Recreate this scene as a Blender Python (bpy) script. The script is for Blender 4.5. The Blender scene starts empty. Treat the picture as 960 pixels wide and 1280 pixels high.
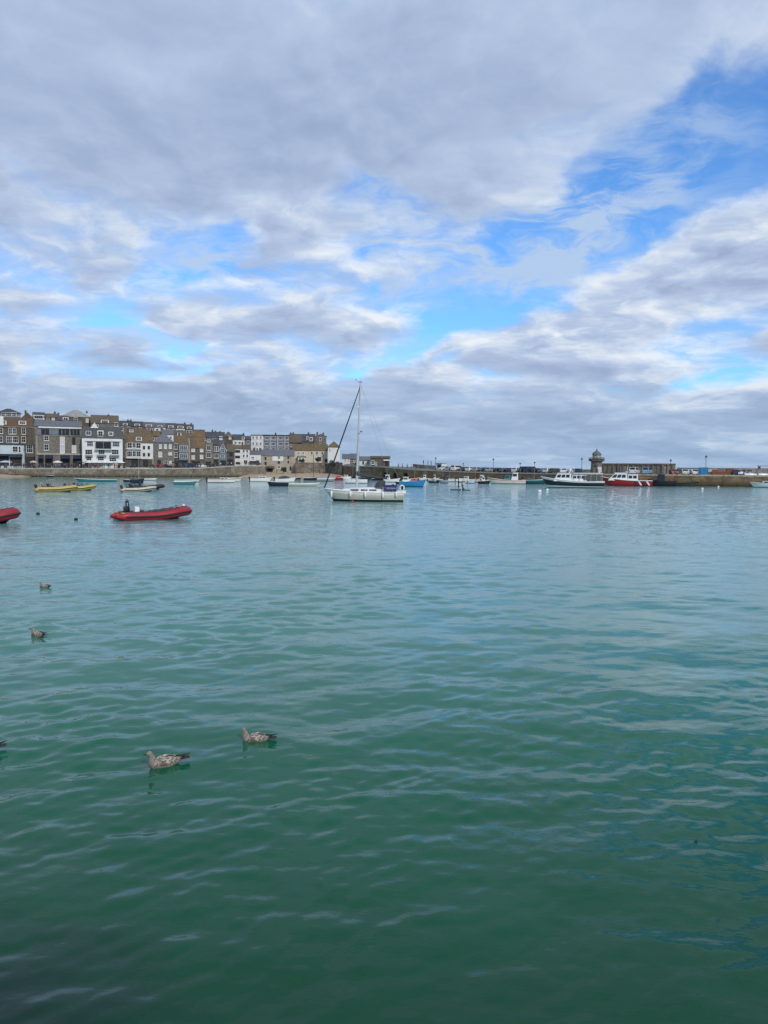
import bpy, bmesh, math, random
import numpy as np
from mathutils import Vector, Matrix
R = math.radians
random.seed(7)
scene = bpy.context.scene
COL = scene.collection

# ------------------------------------------------------------------ camera
CAM_H, PITCH, ROLL, F = 3.8, 3.23, 0.5, 960.0
CM = Matrix.Rotation(R(90 - PITCH), 3, 'X') @ Matrix.Rotation(R(ROLL), 3, 'Z')
EYE = Vector((0, 0, CAM_H))
cd = bpy.data.cameras.new('camera'); cam = bpy.data.objects.new('camera', cd); COL.objects.link(cam)
cam.matrix_world = Matrix.Translation(EYE) @ CM.to_4x4()
cd.sensor_fit = 'HORIZONTAL'; cd.sensor_width = 36; cd.lens = 36.0
cd.clip_start = 0.1; cd.clip_end = 40000
scene.camera = cam

def ray(x, y):
    return (CM @ Vector(((x - 480) / F, (640 - y) / F, -1))).normalized()
def W(x, y):                       # point of the water surface seen at photo pixel x, y
    d = ray(x, y); t = -CAM_H / d.z
    return EYE + d * t
def P(x, y, Y):                    # point at depth Y seen at photo pixel x, y
    d = ray(x, y)
    return EYE + d * (Y / d.y)

# ------------------------------------------------------------------ light
SUN_AZ, SUN_EL = 150.0, 36.0       # degrees clockwise from the view direction, and height
sd = Vector((math.sin(R(SUN_AZ)) * math.cos(R(SUN_EL)), math.cos(R(SUN_AZ)) * math.cos(R(SUN_EL)), math.sin(R(SUN_EL))))
sl = bpy.data.lights.new('sun', 'SUN'); sun = bpy.data.objects.new('sun', sl); COL.objects.link(sun)
sl.energy = 2.2; sl.angle = R(2.5); sl.color = (1.0, 0.94, 0.85)
sun.rotation_euler = (-sd).to_track_quat('-Z', 'Y').to_euler()
sun.location = (60, -40, 60)

scene.view_settings.view_transform = 'Standard'
scene.view_settings.look = 'None'
scene.view_settings.exposure = 0.0
scene.view_settings.gamma = 1.0
scene.view_settings.use_curve_mapping = False

# ------------------------------------------------------------------ node helper
class NT:
    def __init__(s, tree): s.t = tree; s.n = tree.nodes; s.l = tree.links
    def add(s, typ, **kw):
        n = s.n.new(typ)
        for k, v in kw.items(): setattr(n, k, v)
        return n
    def put(s, sock, v):
        if isinstance(v, bpy.types.NodeSocket): s.l.new(v, sock)
        elif v is not None: sock.default_value = v
    def math(s, op, a, b=None, c=None, clamp=False):
        n = s.add('ShaderNodeMath', operation=op, use_clamp=clamp)
        s.put(n.inputs[0], a); s.put(n.inputs[1], b); s.put(n.inputs[2], c)
        return n.outputs[0]
    def vmath(s, op, a, b=None):
        n = s.add('ShaderNodeVectorMath', operation=op)
        s.put(n.inputs[0], a); s.put(n.inputs[1], b)
        return n.outputs[0]
    def noise(s, vec, scale, detail=4, rough=0.55, dist=0.0, color=False):
        n = s.add('ShaderNodeTexNoise'); s.put(n.inputs['Vector'], vec)
        n.inputs['Scale'].default_value = scale; n.inputs['Detail'].default_value = detail
        n.inputs['Roughness'].default_value = rough; n.inputs['Distortion'].default_value = dist
        return n.outputs['Color' if color else 'Fac']
    def ramp(s, fac, stops, interp='LINEAR'):
        n = s.add('ShaderNodeValToRGB'); n.color_ramp.interpolation = interp
        e = n.color_ramp.elements
        while len(e) < len(stops): e.new(0.5)
        for i, (p, c) in enumerate(stops):
            e[i].position = p; e[i].color = (*c, 1) if len(c) == 3 else c
        s.put(n.inputs[0], fac); return n.outputs[0]
    def mapr(s, v, a, b, c=0.0, d=1.0, smooth=True):
        n = s.add('ShaderNodeMapRange', interpolation_type='SMOOTHSTEP' if smooth else 'LINEAR')
        s.put(n.inputs[0], v)
        for i, q in enumerate((a, b, c, d)): s.put(n.inputs[1 + i], q)
        return n.outputs[0]
    def mix(s, fac, a, b, blend='MIX'):
        n = s.add('ShaderNodeMix', data_type='RGBA', blend_type=blend)
        s.put(n.inputs[0], fac)
        for i, v in ((6, a), (7, b)):
            if isinstance(v, tuple) and len(v) == 3: v = (*v, 1)
            s.put(n.inputs[i], v)
        return n.outputs[2]
    def comb(s, x, y, z):
        n = s.add('ShaderNodeCombineXYZ')
        for i, v in enumerate((x, y, z)): s.put(n.inputs[i], v)
        return n.outputs[0]

# ------------------------------------------------------------------ sky
SKY_STR = 0.1
world = bpy.data.worlds.new('World'); scene.world = world; world.use_nodes = True
nt = NT(world.node_tree); world.node_tree.nodes.clear()
out = nt.add('ShaderNodeOutputWorld'); bg = nt.add('ShaderNodeBackground')
bg.inputs[1].default_value = SKY_STR; nt.l.new(bg.outputs[0], out.inputs[0])
sky = nt.add('ShaderNodeTexSky', sky_type='NISHITA', sun_disc=False)
sky.sun_elevation = R(SUN_EL); sky.sun_rotation = R(SUN_AZ); sky.altitude = 10
sky.air_density = 1.0; sky.dust_density = 0.6; sky.ozone_density = 2.5
tc = nt.add('ShaderNodeTexCoord'); D = tc.outputs['Generated']
sep = nt.add('ShaderNodeSeparateXYZ'); nt.l.new(D, sep.inputs[0])
dx, dy, dz = sep.outputs
zc = nt.math('MAXIMUM', dz, 0.0)
inv = nt.math('DIVIDE', 1.0, nt.math('ADD', zc, 0.13))
pl = nt.comb(nt.math('MULTIPLY', dx, inv), nt.math('MULTIPLY', dy, inv), 0.0)      # flat cloud layer coordinates
az = nt.math('ARCTAN2', dx, dy); el = nt.math('ARCSINE', dz)
wn = nt.noise(D, 5.0, 3, 0.6, color=True)
wn2 = nt.noise(pl, 1.6, 4, 0.6, color=True)
sw = nt.add('ShaderNodeSeparateXYZ'); nt.l.new(wn, sw.inputs[0])
sw2 = nt.add('ShaderNodeSeparateXYZ'); nt.l.new(wn2, sw2.inputs[0])
def warp(base, a, b, ka, kb):
    return nt.math('ADD', base, nt.math('ADD', nt.math('MULTIPLY', nt.math('SUBTRACT', a, 0.5), ka), nt.math('MULTIPLY', nt.math('SUBTRACT', b, 0.5), kb)))
azw = warp(az, sw.outputs[0], sw2.outputs[0], 0.10, 0.16); elw = warp(el, sw.outputs[1], sw2.outputs[1], 0.06, 0.06)
# openings and thicker banks of the cloud deck: photo pixel centre, half sizes, tilt, weight
GAPS = [(890, 190, 180, 64, -22, 1.25), (700, 285, 220, 42, -17, .66), (560, 195, 90, 18, -12, .42), (800, 250, 120, 30, -20, .35),
        (440, 205, 60, 14, 35, .6), (285, 290, 75, 28, -24, .85), (500, 290, 60, 26, -30, .5), (455, 245, 40, 20, 30, .45), (240, 340, 100, 20, -18, .5), (110, 375, 110, 15, 20, .62), (190, 415, 60, 11, 12, .62), (225, 432, 45, 10, 0, .62), (222, 457, 40, 6, -3, .62),
        (600, 388, 115, 18, -20, .68), (515, 430, 60, 13, -22, .8), (650, 330, 150, 40, -12, .55), (470, 462, 28, 6, -10, .55),
        (930, 468, 46, 12, -6, .8), (430, 335, 110, 30, 5, .42), (860, 112, 60, 22, -35, .5), (30, 205, 40, 14, 25, .3), (180, 92, 50, 12, 30, .18),
        (372, 282, 62, 22, 2, -1.0), (900, 320, 150, 42, -14, -.75), (250, 120, 280, 90, 10, -.45), (620, 100, 240, 75, -12, -.5), (930, 500, 60, 9, 0, -.4)]
VEILS = [(660, 245, 200, 52, -18, 1.1), (560, 200, 120, 40, -15, .9), (480, 350, 260, 60, -5, .9), (170, 400, 190, 60, 10, .8), (270, 310, 120, 50, -15, .6), (860, 220, 80, 40, -25, .35), (720, 320, 120, 40, -10, .7)]
def field(items):
    tot = None
    for gx, gy, ra, rb, ang, wt in items:
        d = ray(gx, gy); a0 = math.atan2(d.x, d.y); e0 = math.asin(d.z)
        ca, sa = math.cos(R(-ang)), math.sin(R(-ang)); ra /= F; rb /= F
        u = nt.math('SUBTRACT', azw, a0); v = nt.math('SUBTRACT', elw, e0)
        p = nt.math('ADD', nt.math('MULTIPLY', u, ca / ra), nt.math('MULTIPLY', v, sa / ra))
        q = nt.math('ADD', nt.math('MULTIPLY', u, -sa / rb), nt.math('MULTIPLY', v, ca / rb))
        r2 = nt.math('ADD', nt.math('MULTIPLY', p, p), nt.math('MULTIPLY', q, q))
        g = nt.math('MULTIPLY', nt.math('POWER', 2.718, nt.math('MULTIPLY', r2, -0.8)), wt)
        tot = g if tot is None else nt.math('ADD', tot, g)
    return tot
gap = field(GAPS); veil = field(VEILS)
lit = field([(880, 320, 150, 60, -14, .20), (925, 488, 70, 14, -4, .5), (760, 400, 160, 18, -6, .14), (372, 270, 60, 16, 0, .25), (940, 40, 60, 50, 60, .06)])     # banks the sun reaches from behind
# streaky small clouds drawn out along the wind, puffy lumps, and big soft banks
mp = nt.add('ShaderNodeMapping'); nt.l.new(pl, mp.inputs[0]); mp.inputs['Rotation'].default_value = (0, 0, R(28)); mp.inputs['Scale'].default_value = (0.7, 1.25, 1)
pv = mp.outputs[0]
pd = nt.comb(nt.math('MULTIPLY', azw, 1.0), nt.math('MULTIPLY', nt.math('POWER', nt.math('ADD', zc, 0.02), 0.75), 2.1), 0.0)      # lumps keep some height of their own
def deck(off):
    a_ = nt.noise(nt.vmath('ADD', pv, off), 0.95, 7, 0.58, 0.2)
    b_ = nt.noise(nt.vmath('ADD', pd, (off[0] * .35, off[1] * .35, 0.0)), 6.0, 10, 0.58, 0.15)
    return nt.math('ADD', nt.math('MULTIPLY', a_, 0.30), nt.math('MULTIPLY', b_, 0.70))
n1 = deck((0.0, 0.0, 0.0)); n1b = deck((0.035, 0.085, 0.0))
n2 = nt.noise(pv, 0.42, 4, 0.5, 0.2)
high = nt.mapr(el, 0.22, 0.42)
namp = nt.math('SUBTRACT', 4.9, nt.math('MULTIPLY', high, 1.9))
dens = nt.math('ADD', nt.math('MULTIPLY', nt.math('SUBTRACT', n1, 0.5), namp), nt.math('MULTIPLY', nt.math('SUBTRACT', n2, 0.5), 0.5))
dens = nt.math('SUBTRACT', nt.math('ADD', nt.math('ADD', dens, 0.46), nt.mapr(el, 0.03, 0.12, 0.55, 0.0)), gap)
cover = nt.mapr(dens, -0.60, 0.50)
relief = nt.math('MULTIPLY', nt.math('SUBTRACT', n1, n1b), nt.math('SUBTRACT', 4.1, nt.math('MULTIPLY', high, 2.7)))
thick = nt.mapr(dens, 0.0, 0.95)
bright = nt.math('ADD', nt.math('SUBTRACT', 0.70, nt.math('MULTIPLY', thick, 0.30)), relief)
bright = nt.math('ADD', bright, nt.math('MULTIPLY', nt.math('SUBTRACT', nt.noise(pv, 0.8, 3, 0.5), 0.5), 0.45))
bright = nt.math('ADD', bright, lit, clamp=True)
ccol = nt.ramp(bright, [(0.0, (0.29, 0.37, 0.55)), (0.30, (0.36, 0.455, 0.655)), (0.60, (0.475, 0.585, 0.785)), (1.0, (0.83, 0.885, 0.95))])
lowf = nt.mapr(el, 0.0, 0.15, 1.0, 0.0)
ccol = nt.mix(nt.math('MULTIPLY', lowf, 0.55), ccol, (0.315, 0.475, 0.665))
ccol = nt.vmath('MULTIPLY', ccol, (1 / SKY_STR,) * 3)
blue = nt.vmath('MULTIPLY', sky.outputs[0], (0.85, 1.42, 2.0))
# thin wisps across the openings
vm = nt.add('ShaderNodeMapping'); nt.l.new(nt.comb(azw, elw, 0.0), vm.inputs[0]); vm.inputs['Rotation'].default_value = (0, 0, R(-22)); vm.inputs['Scale'].default_value = (1.0, 3.4, 1)
vn = nt.noise(vm.outputs[0], 6.5, 9, 0.62, 0.6)
va = nt.math('MULTIPLY', nt.mapr(vn, 0.40, 0.66), nt.math('MULTIPLY', veil, 0.85), clamp=True)
va = nt.math('MINIMUM', va, 0.85)
blue = nt.mix(va, blue, nt.vmath('MULTIPLY', (0.50, 0.63, 0.83), (1 / SKY_STR,) * 3))
skyc = nt.mix(cover, blue, ccol)
nt.l.new(skyc, bg.inputs[0])

# ------------------------------------------------------------------ materials
MATS = {}
def mat(name, col, rough=0.7, col2=None, scale=3.0, amt=1.0, metal=0.0, bump=0.0, col3=None, scale3=0.6, thr3=(0.5, 0.65), spec=0.5, rnd=0.0, coat=0.0):
    if name in MATS: return MATS[name]
    m = bpy.data.materials.new(name); m.use_nodes = True
    t = NT(m.node_tree); b = t.n['Principled BSDF']
    b.inputs['Roughness'].default_value = rough; b.inputs['Metallic'].default_value = metal
    b.inputs['Specular IOR Level'].default_value = spec
    if coat: b.inputs['Coat Weight'].default_value = coat
    c = (*col, 1)
    if col2 is not None or bump or rnd:
        tcn = t.add('ShaderNodeTexCoord'); vec = tcn.outputs['Object']
        oi = t.add('ShaderNodeObjectInfo')
        vec = t.vmath('ADD', vec, t.comb(t.math('MULTIPLY', oi.outputs['Random'], 50.0), 3.0, 0.0))
        nz = t.noise(vec, scale, 6, 0.65)
        if col2 is not None:
            c = t.mix(t.mapr(nz, 0.36, 0.64), (*col, 1), (*[col[i] + (col2[i] - col[i]) * amt for i in range(3)], 1))
        if col3 is not None:
            n3 = t.noise(vec, scale3, 5, 0.65)
            c = t.mix(t.mapr(n3, *thr3), c, (*col3, 1))
        if rnd:
            f = t.math('ADD', t.math('MULTIPLY', oi.outputs['Random'], 2 * rnd), 1 - rnd)
            c = t.mix(1.0, c, t.comb(f, f, f), 'MULTIPLY')
        if bump:
            bn = t.add('ShaderNodeBump'); bn.inputs['Strength'].default_value = bump; bn.inputs['Distance'].default_value = 0.05
            t.l.new(nz, bn.inputs['Height']); t.l.new(bn.outputs[0], b.inputs['Normal'])
    t.put(b.inputs['Base Color'], c)
    MATS[name] = m; return m

mat('stone_brown', (0.088, 0.074, 0.058), .9, (0.145, 0.122, 0.095), 1.6, bump=.5, col3=(0.07, 0.06, 0.05), thr3=(.55, .75))
mat('stone_grey', (0.12, 0.11, 0.095), .9, (0.215, 0.195, 0.165), 1.6, bump=.5, col3=(0.09, 0.085, 0.075), thr3=(.55, .75))
mat('stone_dark', (0.07, 0.062, 0.052), .9, (0.13, 0.115, 0.095), 1.6, bump=.5)
mat('stone_pale', (0.30, 0.27, 0.22), .9, (0.42, 0.38, 0.31), 1.4, bump=.4)
mat('white_render', (0.72, 0.72, 0.70), .8, (0.62, 0.62, 0.60), 0.5, bump=.15)
mat('cream_render', (0.60, 0.54, 0.43), .8, (0.50, 0.45, 0.36), 0.5, bump=.15)
mat('pale_blue_render', (0.52, 0.60, 0.66), .8, (0.45, 0.52, 0.58), 0.5)
mat('blue_grey_panel', (0.11, 0.14, 0.17), .6, (0.16, 0.19, 0.22), 1.0)
mat('slate_dark', (0.035, 0.038, 0.045), .6, (0.075, 0.078, 0.085), 2.0, bump=.4, rnd=.15)
mat('slate_grey', (0.085, 0.09, 0.105), .65, (0.14, 0.145, 0.16), 2.0, bump=.4, rnd=.1)
mat('slate_lilac', (0.10, 0.10, 0.125), .65, (0.15, 0.15, 0.18), 2.0, bump=.4)
mat('slate_lichen', (0.085, 0.075, 0.058), .85, (0.14, 0.105, 0.055), 1.5, bump=.4, col3=(0.20, 0.105, 0.032), scale3=.5, thr3=(.46, .66))
mat('slate_brown', (0.085, 0.07, 0.055), .85, (0.14, 0.11, 0.075), 1.8, bump=.4)
mat('tile_rust', (0.10, 0.055, 0.034), .85, (0.135, 0.08, 0.048), 2.0, bump=.4, col3=(0.10, 0.075, 0.05), thr3=(.5, .7))
mat('lead_pale', (0.33, 0.34, 0.32), .7, (0.22, 0.225, 0.20), 1.2)
mat('glass', (0.012, 0.015, 0.018), .08, spec=.6)
mat('glass_blue', (0.05, 0.075, 0.10), .08, spec=.6)
mat('blind', (0.50, 0.50, 0.48), .6)
mat('white_paint', (0.80, 0.80, 0.79), .4)
mat('grey_paint', (0.22, 0.23, 0.24), .5)
mat('dark_timber', (0.03, 0.027, 0.025), .7, (0.055, 0.05, 0.045), 3)
mat('shop_dark', (0.014, 0.014, 0.016), .6)
mat('brick_chimney', (0.13, 0.085, 0.06), .9, (0.09, 0.07, 0.06), 4)
mat('road', (0.16, 0.155, 0.15), .9, (0.12, 0.115, 0.11), 0.8)
mat('coping', (0.42, 0.40, 0.36), .85, (0.33, 0.31, 0.28), 1.0, bump=.2)
mat('sand', (0.42, 0.33, 0.22), .95, (0.34, 0.26, 0.175), 0.6, bump=.3)
mat('hill', (0.035, 0.045, 0.02), .95, (0.07, 0.065, 0.035), 0.3, bump=.4)
mat('metal_grey', (0.30, 0.31, 0.32), .4, metal=.6)
mat('alloy_mast', (0.55, 0.56, 0.57), .4, metal=.3)
mat('steel', (0.55, 0.56, 0.57), .3, metal=.8)
mat('black', (0.012, 0.012, 0.013), .5)
mat('rubber', (0.02, 0.02, 0.022), .75)
mat('gelcoat', (0.74, 0.72, 0.66), .3, (0.66, 0.63, 0.57), 0.6, coat=.3)
mat('gelcoat_white', (0.80, 0.80, 0.79), .25, coat=.3)
mat('gelcoat_beige', (0.56, 0.54, 0.465), .3, (0.48, 0.46, 0.40), 0.5, coat=.3)
mat('deck_grey', (0.35, 0.36, 0.36), .8)
mat('tube_red', (0.36, 0.012, 0.025), .5, (0.27, 0.012, 0.022), 1.5)
mat('tube_yellow', (0.52, 0.39, 0.125), .55, (0.43, 0.32, 0.10), 1.5)
mat('tube_cream', (0.58, 0.52, 0.40), .5, (0.48, 0.43, 0.33), 1.5)
mat('tube_black', (0.018, 0.019, 0.022), .5)
mat('yellow', (0.65, 0.40, 0.03), .5)
mat('orange', (0.65, 0.16, 0.03), .5)
mat('navy', (0.012, 0.016, 0.04), .3, coat=.3)
mat('navy_canvas', (0.014, 0.02, 0.05), .85)
mat('indigo_canvas', (0.03, 0.025, 0.13), .8)
mat('charcoal_canvas', (0.035, 0.038, 0.042), .85, (0.06, 0.062, 0.066), 3)
mat('grey_canvas', (0.25, 0.28, 0.30), .85)
mat('teal', (0.03, 0.22, 0.23), .45, coat=.2)
mat('dark_teal', (0.015, 0.07, 0.085), .45)
mat('blue_paint', (0.02, 0.21, 0.45), .4, coat=.2)
mat('red_paint', (0.33, 0.016, 0.02), .4, coat=.2)
mat('khaki', (0.33, 0.31, 0.22), .6)
mat('pink', (0.55, 0.28, 0.25), .6)
mat('rust', (0.16, 0.05, 0.03), .8, (0.25, 0.09, 0.05), 2)
mat('wood', (0.16, 0.10, 0.055), .6, (0.11, 0.07, 0.04), 4)
mat('skin', (0.45, 0.28, 0.20), .6)
mat('hair', (0.04, 0.028, 0.02), .7)
mat('bark', (0.06, 0.05, 0.04), .9)
def leaf_mat(name, a, b):
    m = mat(name, a, .7, b, 1.2); return m
leaf_mat('leaf_dark', (0.018, 0.035, 0.014), (0.05, 0.075, 0.028))

# harbour masonry: dark weed band by height above the water, pale dry courses above
def masonry(name, lo, hi, weed, band=0.9):
    m = bpy.data.materials.new(name); m.use_nodes = True; t = NT(m.node_tree); b = t.n['Principled BSDF']
    g = t.add('ShaderNodeNewGeometry'); pos = g.outputs['Position']
    sp = t.add('ShaderNodeSeparateXYZ'); t.l.new(pos, sp.inputs[0])
    along = t.math('ADD', sp.outputs[0], t.math('MULTIPLY', sp.outputs[1], 0.6))
    uv = t.comb(along, sp.outputs[2], 0.0)
    br = t.add('ShaderNodeTexBrick'); t.l.new(uv, br.inputs['Vector'])
    br.inputs['Scale'].default_value = 1.0; br.inputs['Brick Width'].default_value = 1.1; br.inputs['Row Height'].default_value = 0.42
    br.inputs['Mortar Size'].default_value = 0.035; br.inputs['Color1'].default_value = (*lo, 1); br.inputs['Color2'].default_value = (*hi, 1)
    br.inputs['Mortar'].default_value = (lo[0] * .45, lo[1] * .45, lo[2] * .45, 1)
    nz = t.noise(pos, 0.35, 6, 0.7); n2 = t.noise(t.comb(along, t.math('MULTIPLY', sp.outputs[2], .15), 0.0), 0.9, 4, 0.7)
    c = t.mix(t.mapr(nz, .35, .7), br.outputs[0], (lo[0] * .55, lo[1] * .5, lo[2] * .45))
    c = t.mix(t.mapr(n2, .50, .72, 0.0, 0.7), c, (lo[0] * .38, lo[1] * .36, lo[2] * .34))
    h = t.math('ADD', sp.outputs[2], t.math('MULTIPLY', t.math('SUBTRACT', n2, 0.5), 1.6))
    if band > 0: c = t.mix(t.mapr(h, band - .45, band + .35, 1, 0), c, weed)
    if band > 0: c = t.mix(t.mapr(t.math('ADD', h, t.math('MULTIPLY', n2, .5)), band * .2, band * .75, 1, 0), c, (0.012, 0.013, 0.009))
    t.l.new(c, b.inputs['Base Color']); b.inputs['Roughness'].default_value = .9
    bn = t.add('ShaderNodeBump'); bn.inputs['Strength'].default_value = .6; bn.inputs['Distance'].default_value = .08
    t.l.new(nz, bn.inputs['Height']); t.l.new(bn.outputs[0], b.inputs['Normal'])
    MATS[name] = m
masonry('pier_stone', (0.16, 0.12, 0.072), (0.27, 0.20, 0.12), (0.085, 0.055, 0.024), 1.1)
masonry('wharf_stone', (0.20, 0.175, 0.14), (0.33, 0.29, 0.235), (0.10, 0.075, 0.045), 0.9)
masonry('parapet_stone', (0.25, 0.235, 0.205), (0.36, 0.34, 0.30), (0.10, 0.09, 0.07), -3)
M = MATS

# ------------------------------------------------------------------ mesh helper
class MB:
    def __init__(s): s.v = []; s.f = []; s.m = []
    def face(s, idx, m=0): s.f.append(tuple(idx)); s.m.append(m)
    def add(s, pts): 
        k = len(s.v); s.v.extend([tuple(p) for p in pts]); return k
    def box(s, c, size, rz=0.0, m=0, taper=(1, 1)):
        hx, hy, hz = size[0] / 2, size[1] / 2, size[2] / 2; cs, sn = math.cos(rz), math.sin(rz)
        pts = []
        for z, tx, ty in ((-hz, 1, 1), (hz, taper[0], taper[1])):
            for x, y in ((-hx, -hy), (hx, -hy), (hx, hy), (-hx, hy)):
                x2, y2 = x * tx, y * ty
                pts.append((c[0] + x2 * cs - y2 * sn, c[1] + x2 * sn + y2 * cs, c[2] + z))
        k = s.add(pts)
        for q in ((0, 3, 2, 1), (4, 5, 6, 7), (0, 1, 5, 4), (1, 2, 6, 5), (2, 3, 7, 6), (3, 0, 4, 7)): s.face([k + i for i in q], m)
        return s
    def tube(s, pts, rad, seg=8, m=0, caps=True, flat=1.0):
        pts = [Vector(p) for p in pts]; n = len(pts)
        if not isinstance(rad, (list, tuple)): rad = [rad] * n
        rings = []; up0 = None
        for i, p in enumerate(pts):
            t = (pts[min(i + 1, n - 1)] - pts[max(i - 1, 0)]).normalized()
            if up0 is None:
                up0 = Vector((0, 0, 1)) if abs(t.z) < 0.9 else Vector((1, 0, 0))
            a = t.cross(up0).normalized(); b = a.cross(t).normalized(); up0 = b
            rings.append(s.add([p + (a * math.cos(2 * math.pi * j / seg) + b * math.sin(2 * math.pi * j / seg) * flat) * rad[i] for j in range(seg)]))
        for i in range(n - 1):
            for j in range(seg):
                j2 = (j + 1) % seg
                s.face((rings[i] + j, rings[i] + j2, rings[i + 1] + j2, rings[i + 1] + j), m)
        if caps:
            s.face([rings[0] + j for j in range(seg)][::-1], m); s.face([rings[-1] + j for j in range(seg)], m)
        return s
    def loft(s, rings, m=0, caps=True, closed=True):
        ks = [s.add(r) for r in rings]; n = len(rings[0])
        for i in range(len(rings) - 1):
            for j in range(n if closed else n - 1):
                j2 = (j + 1) % n
                s.face((ks[i] + j, ks[i] + j2, ks[i + 1] + j2, ks[i + 1] + j), m)
        if caps:
            s.face([ks[0] + j for j in range(n)][::-1], m); s.face([ks[-1] + j for j in range(n)], m)
        return s
    def ball(s, c, r, seg=10, ring=6, m=0, sc=(1, 1, 1)):
        rings = []
        for i in range(1, ring):
            a = math.pi * i / ring
            rings.append([(c[0] + r * sc[0] * math.sin(a) * math.cos(2 * math.pi * j / seg), c[1] + r * sc[1] * math.sin(a) * math.sin(2 * math.pi * j / seg), c[2] + r * sc[2] * math.cos(a)) for j in range(seg)])
        return s.loft(rings, m)
    def prism(s, poly, axis_vec, m=0):
        a = Vector(axis_vec); n = len(poly)
        k = s.add(poly); k2 = s.add([Vector(p) + a for p in poly])
        s.face([k + i for i in range(n)], m); s.face([k2 + i for i in range(n)][::-1], m)
        for i in range(n):
            j = (i + 1) % n; s.face((k + i, k2 + i, k2 + j, k + j), m)
        return s
    def mesh(s, name, mats, smooth=None):
        me = bpy.data.meshes.new(name); me.from_pydata(s.v, [], s.f)
        for m in (mats if isinstance(mats, (list, tuple)) else [mats]): me.materials.append(M[m] if isinstance(m, str) else m)
        me.polygons.foreach_set('material_index', s.m)
        bm = bmesh.new(); bm.from_mesh(me); bmesh.ops.recalc_face_normals(bm, faces=bm.faces); bm.to_mesh(me); bm.free()
        if smooth is not None:
            me.polygons.foreach_set('use_smooth', [True] * len(me.polygons)); me.set_sharp_from_angle(angle=R(smooth))
        me.update(); return me
    def obj(s, name, mats, parent=None, smooth=None):
        return link(name, s.mesh(name, mats, smooth), parent)

def link(name, me, parent=None, loc=None, rz=None):
    o = bpy.data.objects.new(name, me); COL.objects.link(o)
    if parent is not None: o.parent = parent
    if loc is not None: o.location = loc
    if rz is not None: o.rotation_euler = (0, 0, rz)
    return o
def tag(o, label=None, cat=None, group=None, kind=None):
    if label: o['label'] = label
    if cat: o['category'] = cat
    if group: o['group'] = group
    if kind: o['kind'] = kind
    return o
def thing(name, label, cat, loc=(0, 0, 0), rz=0.0, group=None):
    o = link(name, None, None, loc, rz); o.empty_display_size = 0.3
    return tag(o, label, cat, group)
def copy_tree(o, parent=None):
    c = o.copy(); COL.objects.link(c)
    if parent is not None: c.parent = parent
    for ch in list(o.children): copy_tree(ch, c)
    return c
def children_named(o, nm): return [c for c in o.children if c.name.split('.')[0] == nm]
def paint(o, m, slot=0):
    o.material_slots[slot].link = 'OBJECT'; o.material_slots[slot].material = M[m] if isinstance(m, str) else m
def smooth01(t): t = max(0.0, min(1.0, t)); return t * t * (3 - 2 * t)
def px_of(p):
    c = CM.transposed() @ (p - EYE); return 480 + F * c.x / -c.z
def lerp_tab(tab, x):
    if x <= tab[0][0]: return tab[0][1]
    for (a, va), (b, vb) in zip(tab, tab[1:]):
        if x <= b: return va + (vb - va) * (x - a) / (b - a)
    return tab[-1][1]

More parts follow.
